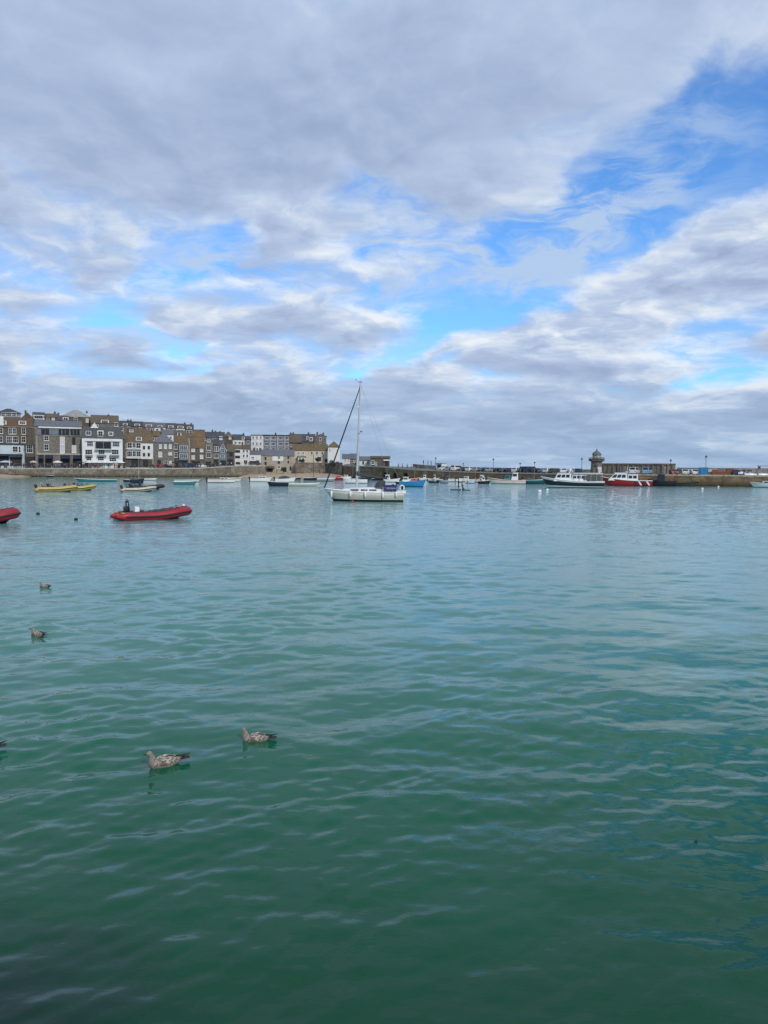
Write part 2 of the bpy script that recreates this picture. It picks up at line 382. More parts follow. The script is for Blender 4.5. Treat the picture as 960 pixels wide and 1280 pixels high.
# ------------------------------------------------------------------ water
def make_water():
    rng = np.random.default_rng(11)
    rr = [0.6]
    while rr[-1] < 340: rr.append(rr[-1] * 1.0052 if rr[-1] > 3 else rr[-1] * 1.05)
    while rr[-1] < 26000: rr.append(rr[-1] * 1.25)
    rr = np.array(rr)
    a = np.radians(np.concatenate([np.arange(-180, -36, 6.0), np.arange(-36, 36.01, 0.105), np.arange(40, 180, 6.0)]))
    na, nr = len(a), len(rr)
    Rg, Ag = np.meshgrid(rr, a, indexing='ij')
    X = Rg * np.sin(Ag); Y = Rg * np.cos(Ag); Z = np.zeros_like(X)
    spacing = np.maximum(np.gradient(rr)[:, None], Rg * np.radians(0.105))
    # patches of ruffled and slack water
    def lump(seed, L, n=10):
        g = np.random.default_rng(seed); out = np.zeros_like(X)
        for _ in range(n):
            th = g.uniform(0, 2 * np.pi); k = 2 * np.pi / (L * g.uniform(.6, 1.7))
            out += np.sin(k * (X * np.cos(th) + Y * np.sin(th)) + g.uniform(0, 6.28))
        return out / np.sqrt(n / 2)
    ruff = 1 / (1 + np.exp(-(lump(3, 5.5) * 0.9 + lump(5, 16) * 0.9) * 1.4))
    side = 1 / (1 + np.exp(-np.clip(X / np.maximum(Y, 3) + 0.05, -3, 3) * 6))            # the right of the bay lies slacker
    short_w = (0.30 + 0.80 * ruff) * (1 - 0.25 * side)
    near = np.clip((Rg - 4.5) / 8.0, 0.0, 1.0) * 0.72 + 0.28
    far = 1 / (1 + (Rg / 90.0) ** 1.5)
    N = 170
    for i in range(N):
        L = 0.16 * (38 ** rng.uniform(0, 1))                                # 0.22 .. 6 m
        main = np.radians(-62) if i % 3 else np.radians(-118)
        th = main + rng.normal(0, 0.42)
        k = 2 * np.pi / L
        slope = 0.0165 * (0.75 + 0.5 * rng.random()) * (0.30 if L > 2.0 else 0.75 if L > 1.1 else 1.8)
        amp = slope / k
        fade = np.clip((L / spacing - 2.2) / 2.5, 0, 1)
        w = short_w if L < 1.3 else 1.0
        ph = k * (X * np.cos(th) + Y * np.sin(th)) + rng.uniform(0, 6.28)
        s = np.sin(ph)
        Z += amp * fade * w * near * far * (s + 0.22 * np.cos(2 * ph))
    Z[rr > 330, :] = 0
    co = np.stack([X, Y, Z], -1).reshape(-1, 3)
    i0 = np.arange(nr - 1)[:, None] * na; j = np.arange(na)[None, :]; j2 = (j + 1) % na
    quads = np.stack([i0 + j, i0 + j2, i0 + na + j2, i0 + na + j], -1).reshape(-1, 4)
    quads = quads[:, ::-1]
    me = bpy.data.meshes.new('water'); nq = len(quads)
    me.vertices.add(len(co)); me.vertices.foreach_set('co', co.astype(np.float32).ravel())
    me.loops.add(nq * 4); me.loops.foreach_set('vertex_index', quads.astype(np.int32).ravel())
    me.polygons.add(nq); me.polygons.foreach_set('loop_start', np.arange(0, nq * 4, 4, dtype=np.int32))
    me.update(calc_edges=True)
    me.polygons.foreach_set('use_smooth', np.ones(nq, dtype=bool))
    if me.polygons[0].normal.z < 0: me.flip_normals()
    m = bpy.data.materials.new('sea_water'); m.use_nodes = True; t = NT(m.node_tree); b = t.n['Principled BSDF']
    g = t.add('ShaderNodeNewGeometry'); pos = g.outputs['Position']
    mp = t.add('ShaderNodeMapping'); t.l.new(pos, mp.inputs[0]); mp.inputs['Rotation'].default_value = (0, 0, R(28)); mp.inputs['Scale'].default_value = (1, 2.2, 1); v = mp.outputs[0]
    silt = t.noise(pos, 0.22, 4, 0.6)
    # dark patch in the water colour close to the quay, fading outwards
    sp = t.add('ShaderNodeSeparateXYZ'); t.l.new(pos, sp.inputs[0])
    # deep green beside the quay, shoaling over pale sand towards the beach
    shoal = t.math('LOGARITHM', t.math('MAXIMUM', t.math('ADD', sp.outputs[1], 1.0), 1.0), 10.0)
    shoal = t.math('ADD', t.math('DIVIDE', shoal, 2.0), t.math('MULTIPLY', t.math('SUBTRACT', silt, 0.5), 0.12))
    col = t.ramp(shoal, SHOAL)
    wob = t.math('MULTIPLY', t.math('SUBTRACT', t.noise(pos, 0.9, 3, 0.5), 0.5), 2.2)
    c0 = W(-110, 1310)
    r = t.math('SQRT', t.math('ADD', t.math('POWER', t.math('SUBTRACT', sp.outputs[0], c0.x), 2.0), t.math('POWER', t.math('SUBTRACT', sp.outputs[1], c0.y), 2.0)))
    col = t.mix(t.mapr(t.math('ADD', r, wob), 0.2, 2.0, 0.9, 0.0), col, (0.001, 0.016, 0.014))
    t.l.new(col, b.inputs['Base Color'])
    b.inputs['IOR'].default_value = 1.333; b.inputs['Roughness'].default_value = 0.015
    h1 = t.noise(v, 2.6, 3, 0.55); h2 = t.noise(v, 0.55, 3, 0.5)
    dist = t.math('SQRT', t.math('ADD', t.math('POWER', sp.outputs[0], 2.0), t.math('POWER', sp.outputs[1], 2.0)))
    k1 = t.mapr(dist, 14, 70, 0.006, 0.040, False); k2 = t.mapr(dist, 25, 160, 0.0, 0.045, False)
    hh = t.math('ADD', t.math('MULTIPLY', h1, k1), t.math('MULTIPLY', h2, k2))
    bn = t.add('ShaderNodeBump'); bn.inputs['Strength'].default_value = 1.0; bn.inputs['Distance'].default_value = 1.0
    t.l.new(hh, bn.inputs['Height']); t.l.new(bn.outputs[0], b.inputs['Normal'])
    me.materials.append(m)
    o = link('water', me); o['kind'] = 'structure'
    return o
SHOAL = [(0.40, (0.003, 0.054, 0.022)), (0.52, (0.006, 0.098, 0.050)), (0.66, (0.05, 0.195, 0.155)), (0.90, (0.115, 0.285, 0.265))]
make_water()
bed = MB(); bed.box((0, 8000, -6.5), (40000, 40000, 0.4)); tag(bed.obj('seabed', 'sand'), kind='structure')

# ------------------------------------------------------------------ land
WF = [(-260, 262, 2.75), (-60, 262, 2.75), (0, 264, 2.75), (100, 270, 2.93), (200, 285, 3.12), (250, 294, 3.45), (300, 303, 4.5), (332, 308, 4.5), (333.5, 337, 4.5)]   # wharf edge: photo x, depth, height
def wf(x): return lerp_tab([(a, b) for a, b, c in WF], x), lerp_tab([(a, c) for a, b, c in WF], x)
def colx(x, Y):                                       # ground position in the column of photo pixel x
    p = P(x, 585, Y); return Vector((p.x, p.y, 0))
def strip(name, rows, m, parent=None, smooth=None):
    b = MB(); ks = [b.add(r) for r in rows]
    for i in range(len(rows) - 1):
        for j in range(len(rows[0]) - 1): b.face((ks[i] + j, ks[i] + j + 1, ks[i + 1] + j + 1, ks[i + 1] + j))
    return b.obj(name, m, parent, smooth)

edge = [colx(x, Y) + Vector((0, 0, z)) for x, Y, z in WF]
back = [colx(x, Y + 45) + Vector((0, 0, z + .35)) for x, Y, z in WF]
tag(strip('wharf_road', [edge, back], 'road'), kind='structure')
hw = thing('harbour_wall', 'long pale stone harbour wall below the seafront houses', 'wall', colx(100, 270))
def rel(o, pts): return [Vector(p) - o.location for p in pts]
strip('wall', [rel(hw, [p + Vector((0, -.6, 0)) * 1 - Vector((0, 0, p.z + 1.2)) for p in edge]), rel(hw, [p - Vector((0, 0, .02)) for p in edge])], 'wharf_stone', hw)
b = MB()
for p, q in zip(edge, edge[1:]):
    d = (q - p).normalized(); n = Vector((d.y, -d.x, 0))
    b.prism(rel(hw, [p + n * .12 - Vector((0, 0, .28)), p - n * .55 - Vector((0, 0, .28)), p - n * .55 + Vector((0, 0, .12)), p + n * .12 + Vector((0, 0, .12))]), q - p)
b.obj('coping', 'coping', hw)
b = MB()
for p, q in zip(edge[2:], edge[3:]):
    n = max(2, int((q - p).length / 2.4))
    for i in range(n):
        a = p.lerp(q, i / n) + Vector((0, .35, 0)); c = p.lerp(q, (i + 1) / n) + Vector((0, .35, 0))
        b.tube(rel(hw, [a, a + Vector((0, 0, 1.05))]), .035, 4); b.tube(rel(hw, [a + Vector((0, 0, 1.05)), c + Vector((0, 0, 1.05))]), .025, 4, caps=False)
b.obj('railing', 'black', hw)
b = MB()
st = colx(13, 263.4); 
for i in range(9): b.box(rel(hw, [Vector((st.x + i * .34, st.y - .5, 1.25 - i * .14))])[0], (.34, 1.0, 2.6 - i * .28))
b.obj('stairway', 'wharf_stone', hw)

# quay ground from the beach to the pier, beach and hill
gx = [330, 368.4, 368.6, 405, 425, 450, 478, 500, 516]
gf = [336, 336, 322.6, 322.6, 312, 292, 279, 270, 265]; gz = [4.6, 5.7, 5.75, 5.75, 4.9, 4.7, 4.4, 3.9, 3.6]
tag(strip('quay_ground', [[colx(x, Y) + Vector((0, 0, z)) for x, Y, z in zip(gx, gf, gz)], [colx(x, Y + 60) + Vector((0, 0, z + .4)) for x, Y, z in zip(gx, gf, gz)]], 'road'), kind='structure')
def beach(name, xs, yw, Yb, zb):
    rows = []
    for k in range(9):
        t = k / 8; row = []
        for i, x in enumerate(xs):
            w = W(x, yw[i]); f = w + (w - EYE).normalized() * -3; c = colx(x, Yb[i]) + Vector((0, 0, zb[i]))
            f.z = -.25; row.append(f.lerp(c, t) + Vector((0, 0, .05 * math.sin(i * 2.1 + k * 1.3) * (t > 0) * (t < 1))))
        rows.append(row)
    return tag(strip(name, rows, 'sand', None, 60), kind='structure')
beach('beach', [296, 312, 328, 345, 365, 385, 405, 425, 440], [596.2, 596.6, 596.8, 597, 597, 597.2, 597.4, 597.6, 598.2], [304.5, 307, 312, 337, 337, 323, 323, 312, 300], [.9, 1.4, 1.8, 2.3, 2.3, 1.9, 1.8, 1.4, .6])
beach('beach', [-80, -50, -20, 0, 15, 30, 45, 52], [598, 597.5, 597, 596.6, 596.2, 595.8, 595.4, 595.2], [261.5, 261.5, 262.5, 263.4, 264, 265, 266, 266.5], [.9, .9, .85, .75, .6, .4, .15, -.1])

HT = [(-300, 6), (-140, 10), (-60, 21), (-30, 24.5), (0, 24.5), (60, 22), (110, 20.5), (200, 17.5), (250, 16), (290, 14), (350, 11), (400, 9.5), (425, 6.0), (450, 5.0), (470, 4.2)]
def hill_z(x, Y):
    y0 = wf(x)[0] + 24 if x < 330 else 338
    top = lerp_tab(HT, x); t = smooth01((Y - y0) / (62 if x < 330 else 30))
    return 3.2 + (top - 3.2) * t - 0.03 * max(0, Y - y0 - 90)
rows = []
for k in range(26):
    rows.append([colx(x, Y) + Vector((0, 0, min(hill_z(x, Y), 3 + max(0, (470 - x)) * .6) - (1.2 if k == 0 else 0))) for x in range(-290, 471, 20) for Y in [(wf(x)[0] + 27 if x < 331 else 341) + k * 9]])
tag(strip('hillside', rows, 'hill', None, 60), kind='structure')

# ------------------------------------------------------------------ houses
WIN = {}
def window_mesh(w, h, style):
    key = (round(w, 1), round(h, 1), style)
    if key not in WIN:
        w, h, _ = key; b = MB(); fr = {'d': 'dark_timber', 's': 'shop_dark'}.get(style, 'white_paint')
        t = .11 if style in 'wbg' else .06
        gm = {'b': 'blind', 'g': 'glass_blue'}.get(style, 'glass')
        if style == 's':
            b.box((0, 0, 0), (w, .10, h), m=1)
            return WIN.setdefault(key, b.mesh('shopfront', ['shop_dark', 'shop_dark']))
        b.box((0, .0, 0), (w - .04, .05, h - .04), m=1)
        for sx in (-1, 1): b.box((sx * (w - t) / 2, -.03, 0), (t, .09, h))
        for sz in (-1, 1): b.box((0, -.035, sz * (h - t) / 2), (w - 2 * t, .08, t))
        b.box((0, -.032, 0), (w - 2 * t, .07, .06))
        n = max(1, round(w / .75))
        for i in range(1, n): b.box((-w / 2 + w * i / n, -.028, 0), (.05, .06, h - 2 * t))
        if style in 'wb': b.box((0, -.08, -h / 2 - .05), (w + .2, .2, .09))
        WIN[key] = b.mesh('window', [fr, gm])
    return WIN[key]

HOUSES = []
def house(label, x0, x1, ye, yr, yb, Y, wall, roof, rtype='gable', depth=8.0, wins=(), dorm=(), chim=(), rot=0.0, cat='house', name='house', group=None, shops=(), extra=None, drop=None):
    xc = (x0 + x1) / 2
    if 150 < xc < 330: Y = wf(xc)[0] + 12.5 if Y < 299 else Y + (wf(xc)[0] - 270)
    elif xc <= 150: Y += 3
    elif 330 < xc < 410 and Y > 329.5 and 'terrace' not in label: Y += 10
    o = P(xc, yb, Y); a = math.atan2(o.x, o.y) - R(rot)            # facade looks back at the harbour
    rz = -a; ex = Vector((math.cos(rz), math.sin(rz), 0)); ey = Vector((-math.sin(rz), math.cos(rz), 0))
    def loc(px, py, back=0.0):
        d = ray(px, py); q = o + ey * back; t = (q - EYE).dot(ey) / d.dot(ey); p = EYE + d * t - o
        return p.dot(ex), p.z
    s = (o - EYE).dot(ey) / F
    w0, w1 = loc(x0, yb)[0], loc(x1, yb)[0]; ze = loc(xc, ye)[1]
    zr = loc(xc, yr, depth / 2 if rtype in ('gable', 'hip', 'mansard') else 0.0)[1]
    hz = hill_z(xc, Y + depth / 2) if xc < 470 else 2.5
    bot = min(0.0, (drop if drop is not None else min(hz, o.z)) - 1.2 - o.z)
    root = thing(name, label, cat, o, rz, group)
    wd = MB(); mid = (w0 + w1) / 2; W_ = w1 - w0
    cov = .25
    if rtype == 'gable':
        zr = max(zr, ze + .5)
        wd.prism([(w0, 0, bot), (w0, depth, bot), (w0, depth, ze), (w0, depth / 2, zr), (w0, 0, ze)], (W_, 0, 0))
        rf = MB(); th = .16
        for sgn in (0, 1):
            y_e = -cov if not sgn else depth + cov; k = (zr - ze) / (depth / 2); z_e = ze - cov * k
            rf.prism([(w0 - .12, y_e, z_e + .02), (w0 - .12, depth / 2, zr + .02), (w0 - .12, depth / 2, zr + th + .03), (w0 - .12, y_e, z_e + th)], (W_ + .24, 0, 0))
    elif rtype == 'front':
        wd.prism([(w0, 0, bot), (w1, 0, bot), (w1, 0, ze), (mid, 0, zr), (w0, 0, ze)], (0, depth, 0))
        rf = MB(); th = .16; k = (zr - ze) / (W_ / 2)
        for sgn in (-1, 1):
            xe = mid + sgn * (W_ / 2 + cov); z_e = ze - cov * k
            rf.prism([(xe, -.15, z_e + .02), (mid, -.15, zr + .02), (mid, -.15, zr + th + .03), (xe, -.15, z_e + th)], (0, depth + .3, 0))
    elif rtype in ('hip', 'mansard'):
        wd.prism([(w0, 0, bot), (w1, 0, bot), (w1, 0, ze), (w0, 0, ze)], (0, depth, 0))
        rf = MB(); zr = max(zr, ze + .4); ins = min(W_ * .42, depth * .42) if rtype == 'hip' else .5
        dd = ins if rtype == 'hip' else .55
        dy_ = min(depth / 2 - .2, dd) if rtype == 'hip' else .55
        rf.loft([[(w0 - cov, -cov, ze), (w1 + cov, -cov, ze), (w1 + cov, depth + cov, ze), (w0 - cov, depth + cov, ze)],
                 [(w0 - cov, -cov, ze + .12), (w1 + cov, -cov, ze + .12), (w1 + cov, depth + cov, ze + .12), (w0 - cov, depth + cov, ze + .12)],
                 [(w0 + ins, dy_, zr), (w1 - ins, dy_, zr), (w1 - ins, depth - dy_, zr), (w0 + ins, depth - dy_, zr)]])
    else:
        wd.prism([(w0, 0, bot), (w1, 0, bot), (w1, 0, ze), (w0, 0, ze)], (0, depth, 0))
        rf = MB(); rf.box((mid, depth / 2, ze + max(.15, (zr - ze) / 2)), (W_ + .5, depth + .5, max(.3, zr - ze)))
    wd.obj('wall', wall, root)
    ro = rf.obj('roof', roof, root)
    for it in wins:
        cx, cy, pw, ph = it[:4]; st = it[4] if len(it) > 4 else 'w'
        lx, lz = loc(cx, cy); link('window', window_mesh(pw * s, ph * s, st), root, (lx, -.035, lz))
    for it in shops:
        cx, cy, pw, ph = it[:4]; lx, lz = loc(cx, cy); link('shopfront', window_mesh(pw * s, ph * s, 's'), root, (lx, -.03, lz))
    for it in dorm:                                                     # centre, top, bottom, width
        cx, yt, yb2, pw = it[:4]; lx, zt = loc(cx, yt); zb = loc(cx, yb2)[1]
        k = smooth = max(0.02, (zb - ze) / max(.3, zr - ze)); yy = min(depth * .42, k * depth / 2) if rtype != 'mansard' else .1
        dm = MB(); wm = pw * s; dm.box((0, .9, (zt - zb) / 2), (wm, 2.0, zt - zb)); dm.box((0, .85, zt - zb + .07), (wm + .3, 2.3, .14), m=1)
        d = dm.obj('dormer', [it[4] if len(it) > 4 else 'white_render', 'slate_dark'], root); d.location = (lx, yy, zb)
        link('window', window_mesh(wm * .8, (zt - zb) * .72, 'w'), d, (0, -.14, (zt - zb) * .5))
    for it in chim:
        cx, yt = it[:2]; back_ = depth / 2 if rtype == 'gable' else depth * .5
        lx, zt = loc(cx, yt, back_); cm = MB(); zb = zr - 1.0; ww = .75
        cm.box((0, 0, (zt - zb) / 2), (ww, .95, max(.6, zt - zb))); cm.box((0, 0, zt - zb), (ww + .14, 1.1, .14))
        for q in (-.2, .2): cm.tube([(0, q, zt - zb), (0, q, zt - zb + .42)], [.13, .10], 6, m=1)
        c = cm.obj('chimney', [it[2] if len(it) > 2 else 'brick_chimney', 'tile_rust'], ro); c.location = (lx, back_, zb)
    HOUSES.append((x0, x1, yb))
    if extra: extra(root, loc, s)
    return root

def grid(xs, ys, w, h, st='w'): return [(x, y, w, h, st) for y in ys for x in xs]
def part_box(root, name, m, loc, s, x0, x1, y0, y1, dep=1.0, out=0.0, parent=None):
    a, zt = loc(x0, y0); c, zb = loc(x1, y1)
    b = MB(); b.box(((a + c) / 2, -out - dep / 2, (zt + zb) / 2), (c - a, dep, zt - zb))
    return b.obj(name, m, parent or root)

# --- seafront row, left to right
for i, (a, c_, lab, wl, rf_) in enumerate([(-96, -62, 'cream seafront house with slate roof, farthest left of the seafront row', 'cream_render', 'slate_grey'), (-60, -18, 'grey stone seafront house left of the brown brick hotel', 'stone_grey', 'slate_dark')]):
    house(lab, a, c_, 545, 534, 583, 280, wl, rf_, wins=grid([a + 7, a + 17, a + 27], [551, 562], 4, 6), chim=[(a + 5, 530)])

def ex_hotel(root, loc, s):
    part_box(root, 'cornice', 'stone_pale', loc, s, -16, 44, 533, 534.2, .35)
    part_box(root, 'gable_front', 'white_render', loc, s, -6, 4.5, 520, 532, .25, .6)
house('brown brick hotel with rusty tiled roof and white dormers at the left end', -16, 41, 533.5, 522.5, 583, 281, 'stone_brown', 'tile_rust', depth=11,
      wins=[(1, 538.5, 4.2, 6.5), (13, 538.8, 3.6, 7), (18, 538.8, 3.6, 7), (29.5, 538.8, 4.4, 7.2), (1, 549, 4.4, 7), (12, 549.5, 6.6, 7.4, 'g'), (19, 549.5, 6.4, 7.4), (29.5, 549.4, 4.4, 7.4), (-9, 539, 4, 7), (-9, 549, 4, 7)],
      dorm=[(28, 525.5, 531, 8), (2.5, 525, 530.5, 9)], chim=[(-12, 515), (34, 517)], cat='hotel', name='hotel', extra=ex_hotel)
def ex_cafe(root, loc, s):
    part_box(root, 'parapet', 'shop_dark', loc, s, -20, 32, 554, 556, .4)
    part_box(root, 'awning', 'dark_timber', loc, s, -20, 28, 567, 569.3, 2.2)
house('low pale blue cafe with flat dark roof in front of the brick hotel', -20, 31.5, 555.5, 554, 583.5, 274, 'pale_blue_render', 'slate_dark', 'flat', 6, wins=[(19, 561.5, 5.5, 6.5), (-6, 562, 5, 6), (24.5, 562, 2.5, 7)], shops=[(3, 576, 13, 11), (20, 577, 12, 10)], cat='cafe', name='cafe', extra=ex_cafe)
house('small grey annexe with dark doorway between brick hotel and stone warehouse', 31.8, 43.5, 556.5, 555.3, 583.5, 275, 'stone_brown', 'slate_dark', 'flat', 5, wins=[(37, 561, 6.6, 9)], shops=[(38, 577, 10, 11)], cat='annexe', name='annexe')

def ex_ware(root, loc, s):
    part_box(root, 'fascia', 'white_render', loc, s, 48, 102, 533, 536.2, .3, .05)
    part_box(root, 'glazed_storey', 'blue_grey_panel', loc, s, 46, 101.5, 536.2, 544, .12)
    for k, (a, c_) in enumerate([(52, 56), (57.3, 61), (73.5, 76.5), (78, 81), (82.2, 86), (88.4, 91), (92.2, 95.4), (96.5, 99.4)]):
        lx, lz = loc((a + c_) / 2, 540.2); link('window', window_mesh((c_ - a) * s, 7.2 * s, 'd'), root, (lx, -.16, lz))
    part_box(root, 'string_course', 'stone_pale', loc, s, 45, 103, 544, 544.8, .25)
    part_box(root, 'shop_band', 'stone_pale', loc, s, 45.5, 103, 566.2, 569, .25)
    part_box(root, 'drainpipe', 'white_paint', loc, s, 45.8, 46.5, 545, 567, .12)
    for a, c_ in ((48, 54.5), (57, 65.5), (76.5, 87.5), (91.5, 101.5)):
        ax, az_ = loc(a, 569.5); cx, bz = loc(c_, 573.5)
        b = MB(); b.prism([(ax, 0, az_), (ax, -2.0, bz), (ax, -2.0, bz + .12), (ax, 0, az_ + .12)], (cx - ax, 0, 0)); b.obj('awning', 'navy_canvas', root)
house('large four storey stone warehouse with slate roof and glazed top storey', 44.2, 103, 533, 526.5, 583.5, 276, 'stone_grey', 'slate_grey', depth=12,
      wins=[(58, 547.8, 5, 5.6), (58, 559, 5, 7), (78, 551, 5, 9.6, 'b'), (78, 561.3, 5, 9.4, 'b'), (92.2, 551.3, 3.4, 8.6, 'd'), (92.6, 561.3, 4.6, 9, 'b')], shops=[(51.5, 576.5, 5.5, 13), (61.5, 576.5, 8.5, 13), (81.5, 576.5, 10, 13), (96.5, 576.5, 8.5, 13)], chim=[(99.5, 528, 'white_render')], cat='warehouse', name='warehouse', extra=ex_ware)

def ex_white(root, loc, s):
    part_box(root, 'parapet', 'white_render', loc, s, 105, 151, 548, 552, .4)
    part_box(root, 'balcony', 'glass', loc, s, 119.5, 139, 552.5, 561, .9)
    for x in (119.6, 129.2, 138.8): part_box(root, 'balcony_post', 'grey_paint', loc, s, x - .3, x + .3, 552.5, 561, 1.0)
    part_box(root, 'balcony_slab', 'white_render', loc, s, 118.5, 140, 561, 562.3, 1.5)
    for a, c_ in ((107, 116), (121, 133), (137, 149)): part_box(root, 'balcony', 'grey_paint', loc, s, a, c_, 568.5, 570.6, 1.1)
    part_box(root, 'side_pier', 'white_render', loc, s, 102.5, 106, 548, 583, .6)
    ax, az_ = loc(113, 535); bx, _ = loc(123, 535); tx, tz = loc(118, 528)
    b = MB(); b.prism([(ax, 0, az_), (bx, 0, az_), (tx, 0, tz)], (0, 2.2, 0)); b.obj('gable_front', 'white_render', root)
house('white four storey harbour restaurant with grey mansard and dark glazed balcony', 102.6, 153.5, 548, 534.5, 584, 277, 'white_render', 'slate_dark', 'mansard', 11,
      wins=[(112.5, 554.5, 7, 6, 'g'), (145, 555, 8, 6.5, 'g'), (111, 565, 8, 6), (127, 565, 7, 5.5), (144, 565, 8, 6), (111, 573, 6, 5), (126, 573, 7, 5), (141, 574.5, 8, 4.5)],
      dorm=[(110.5, 537.8, 544.8, 7, 'grey_paint'), (125.5, 537.5, 547, 7), (138.5, 539.2, 545.5, 5.5)], cat='restaurant', name='restaurant', extra=ex_white, shops=[(107, 580, 6, 6)])
def ex_bay(root, loc, s):
    part_box(root, 'bay', 'blue_grey_panel', loc, s, 158.5, 176.2, 553.5, 572, .9)
    for x, y, w_, h_ in ((162.2, 556.8, 5.4, 6.4), (173, 557, 5.4, 6.4), (162, 567.5, 6, 6.6), (167.8, 567.3, 4, 6.6), (173.2, 567.5, 4.8, 6.6), (167.6, 556.8, 4, 6)):
        lx, lz = loc(x, y); link('window', window_mesh(w_ * s, h_ * s, 'w'), root, (lx, -.95, lz))
    part_box(root, 'bay_band', 'white_paint', loc, s, 158, 176.5, 560.6, 561.8, 1.0)
    part_box(root, 'bay_sill', 'white_paint', loc, s, 158, 176.5, 571.6, 573, 1.0)
    part_box(root, 'ground_storey', 'stone_dark', loc, s, 156.5, 191, 573.4, 584.5, .06)
house('white seafront house with orange lichened roof and blue grey bay windows', 156, 191.5, 553, 541.5, 585, 279, 'white_render', 'slate_lichen', depth=9,
      wins=[(180, 559.5, 2.4, 4, 'd'), (186, 559.5, 2.4, 4, 'd'), (180, 568.3, 2.4, 4, 'd'), (186, 568.3, 2.4, 4, 'd')], dorm=[(173.5, 545.6, 551, 7)],
      shops=[(169, 579, 9, 10), (182, 579, 6, 9)], chim=[(160, 536), (190, 539)], extra=ex_bay)
house('dark stone alley house squeezed between white restaurant and orange roofed house', 152.5, 157.5, 549, 543, 584.5, 286, 'stone_dark', 'slate_brown', depth=8, shops=[(155, 577, 3, 9)])
house('stone house with hipped lilac slate roof beside the bright white facade', 191.8, 217.2, 553.3, 542.5, 585.3, 281, 'stone_grey', 'slate_lilac', 'hip', 10,
      wins=grid([200.5, 206.8, 212.8], [558], 3.2, 5.4, 'b') + [(200.3, 568, 4.2, 6.4, 'b'), (212.8, 567, 4, 3.6, 'b'), (207, 579, 4, 6), (213, 579, 3.4, 6, 'b')], shops=[(199, 579.5, 4, 9)], chim=[(201, 540)])
def ex_grey(root, loc, s):
    part_box(root, 'bay', 'blue_grey_panel', loc, s, 223.5, 235.3, 556, 575.5, .7)
    for y in (560, 570): lx, lz = loc(229.4, y); link('window', window_mesh(9.5 * s, 5.2 * s, 'g'), root, (lx, -.74, lz))
    part_box(root, 'bay_band', 'stone_pale', loc, s, 223.2, 235.5, 564, 565, .85)
house('slate hung grey house with ochre lichen roof and tall bay', 217.4, 235.8, 556, 545, 585.3, 283, 'stone_dark', 'slate_lichen', depth=9,
      wins=[(219.8, 557.8, 3.6, 7.5), (219.8, 568.5, 3.6, 6), ], shops=[(231, 579.5, 6, 7), (221, 580, 4, 8)], extra=ex_grey, chim=[(224, 542)])
house('brown stone house with plain ochre roof and two white windows', 237.8, 255.8, 559.8, 548, 584.8, 285, 'stone_brown', 'slate_lichen', depth=9,
      wins=[(241.5, 562.3, 4.2, 5, 'b'), (252, 562.5, 4, 5, 'b'), (241.5, 571.5, 4, 5, 'b'), (252, 571, 4, 5, 'b')], shops=[(245, 580, 9, 7)])
house('narrow grey rendered house topped by a white gable end', 256.2, 266.6, 554.5, 546, 584, 287, 'stone_grey', 'slate_grey', 'front', 9, wins=[(261, 560, 5.6, 5.6), (261, 568.8, 5.6, 5.8), (261, 551, 4, 3)], shops=[(261, 580, 7, 6)])
house('narrow dark house with paired white sash windows', 266.8, 274, 556, 549, 583.5, 289, 'stone_dark', 'slate_dark', depth=9, wins=[(269, 561, 2.5, 6), (272, 561, 2.5, 6), (270.5, 570, 6, 5)], shops=[(270, 578.5, 4.4, 7, )])
def ex_gab(root, loc, s):
    ax, az_ = loc(273.6, 564); bx, _ = loc(283.5, 564); tx, tz = loc(278.4, 555)
    b = MB(); b.tube([(ax, -.25, az_), (tx, -.25, tz), (bx, -.25, az_)], .14, 4); b.obj('bargeboard', 'white_paint', root)
house('dark slate gabled house with white bargeboards and pale blue windows', 274, 283.4, 564, 555.5, 582.8, 291, 'blue_grey_panel', 'slate_dark', 'front', 9, wins=[(278.2, 563, 4.6, 5, 'g'), (278.2, 570.5, 5, 4, 'g')], shops=[(279, 578.5, 7, 6)], extra=ex_gab)
house('dark timbered house with long slate slope beside the gabled house', 283.6, 293.4, 564.5, 556, 582.4, 292, 'stone_dark', 'slate_brown', depth=9, shops=[(288, 577.5, 7, 7)], wins=[(289, 568, 4, 4, 'd')])
house('white harbour house with two wide black balcony openings', 293.5, 302.2, 561, 557, 582, 294, 'white_render', 'slate_brown', depth=9, shops=[(297, 564.2, 6, 3.4), (297, 571.2, 6, 3.4), (297.5, 579, 5, 3)])
house('small white house with brown roof and four dark windows', 302.5, 312, 561.5, 557, 582, 296, 'white_render', 'tile_rust', depth=8, wins=grid([304.6, 309], [564, 569.8], 2.8, 4) + [(307, 577.5, 5, 5)], chim=[(303, 553)])
house('pale rendered cottage with low eaves beside the stone warehouse', 312.3, 326.2, 568, 563.5, 582.2, 297, 'white_render', 'slate_grey', depth=7, wins=[(316, 572, 4, 2.6), (316, 578.5, 4, 3.4)], shops=[(322, 578.5, 4, 6)], chim=[(318, 560), (325, 560.5)], cat='cottage', name='cottage')
def ex_net(root, loc, s):
    part_box(root, 'limewash_panel', 'white_render', loc, s, 340.5, 354, 569.8, 576, .06)
    part_box(root, 'lean_to', 'slate_brown', loc, s, 330, 343, 582.5, 585, 1.8)
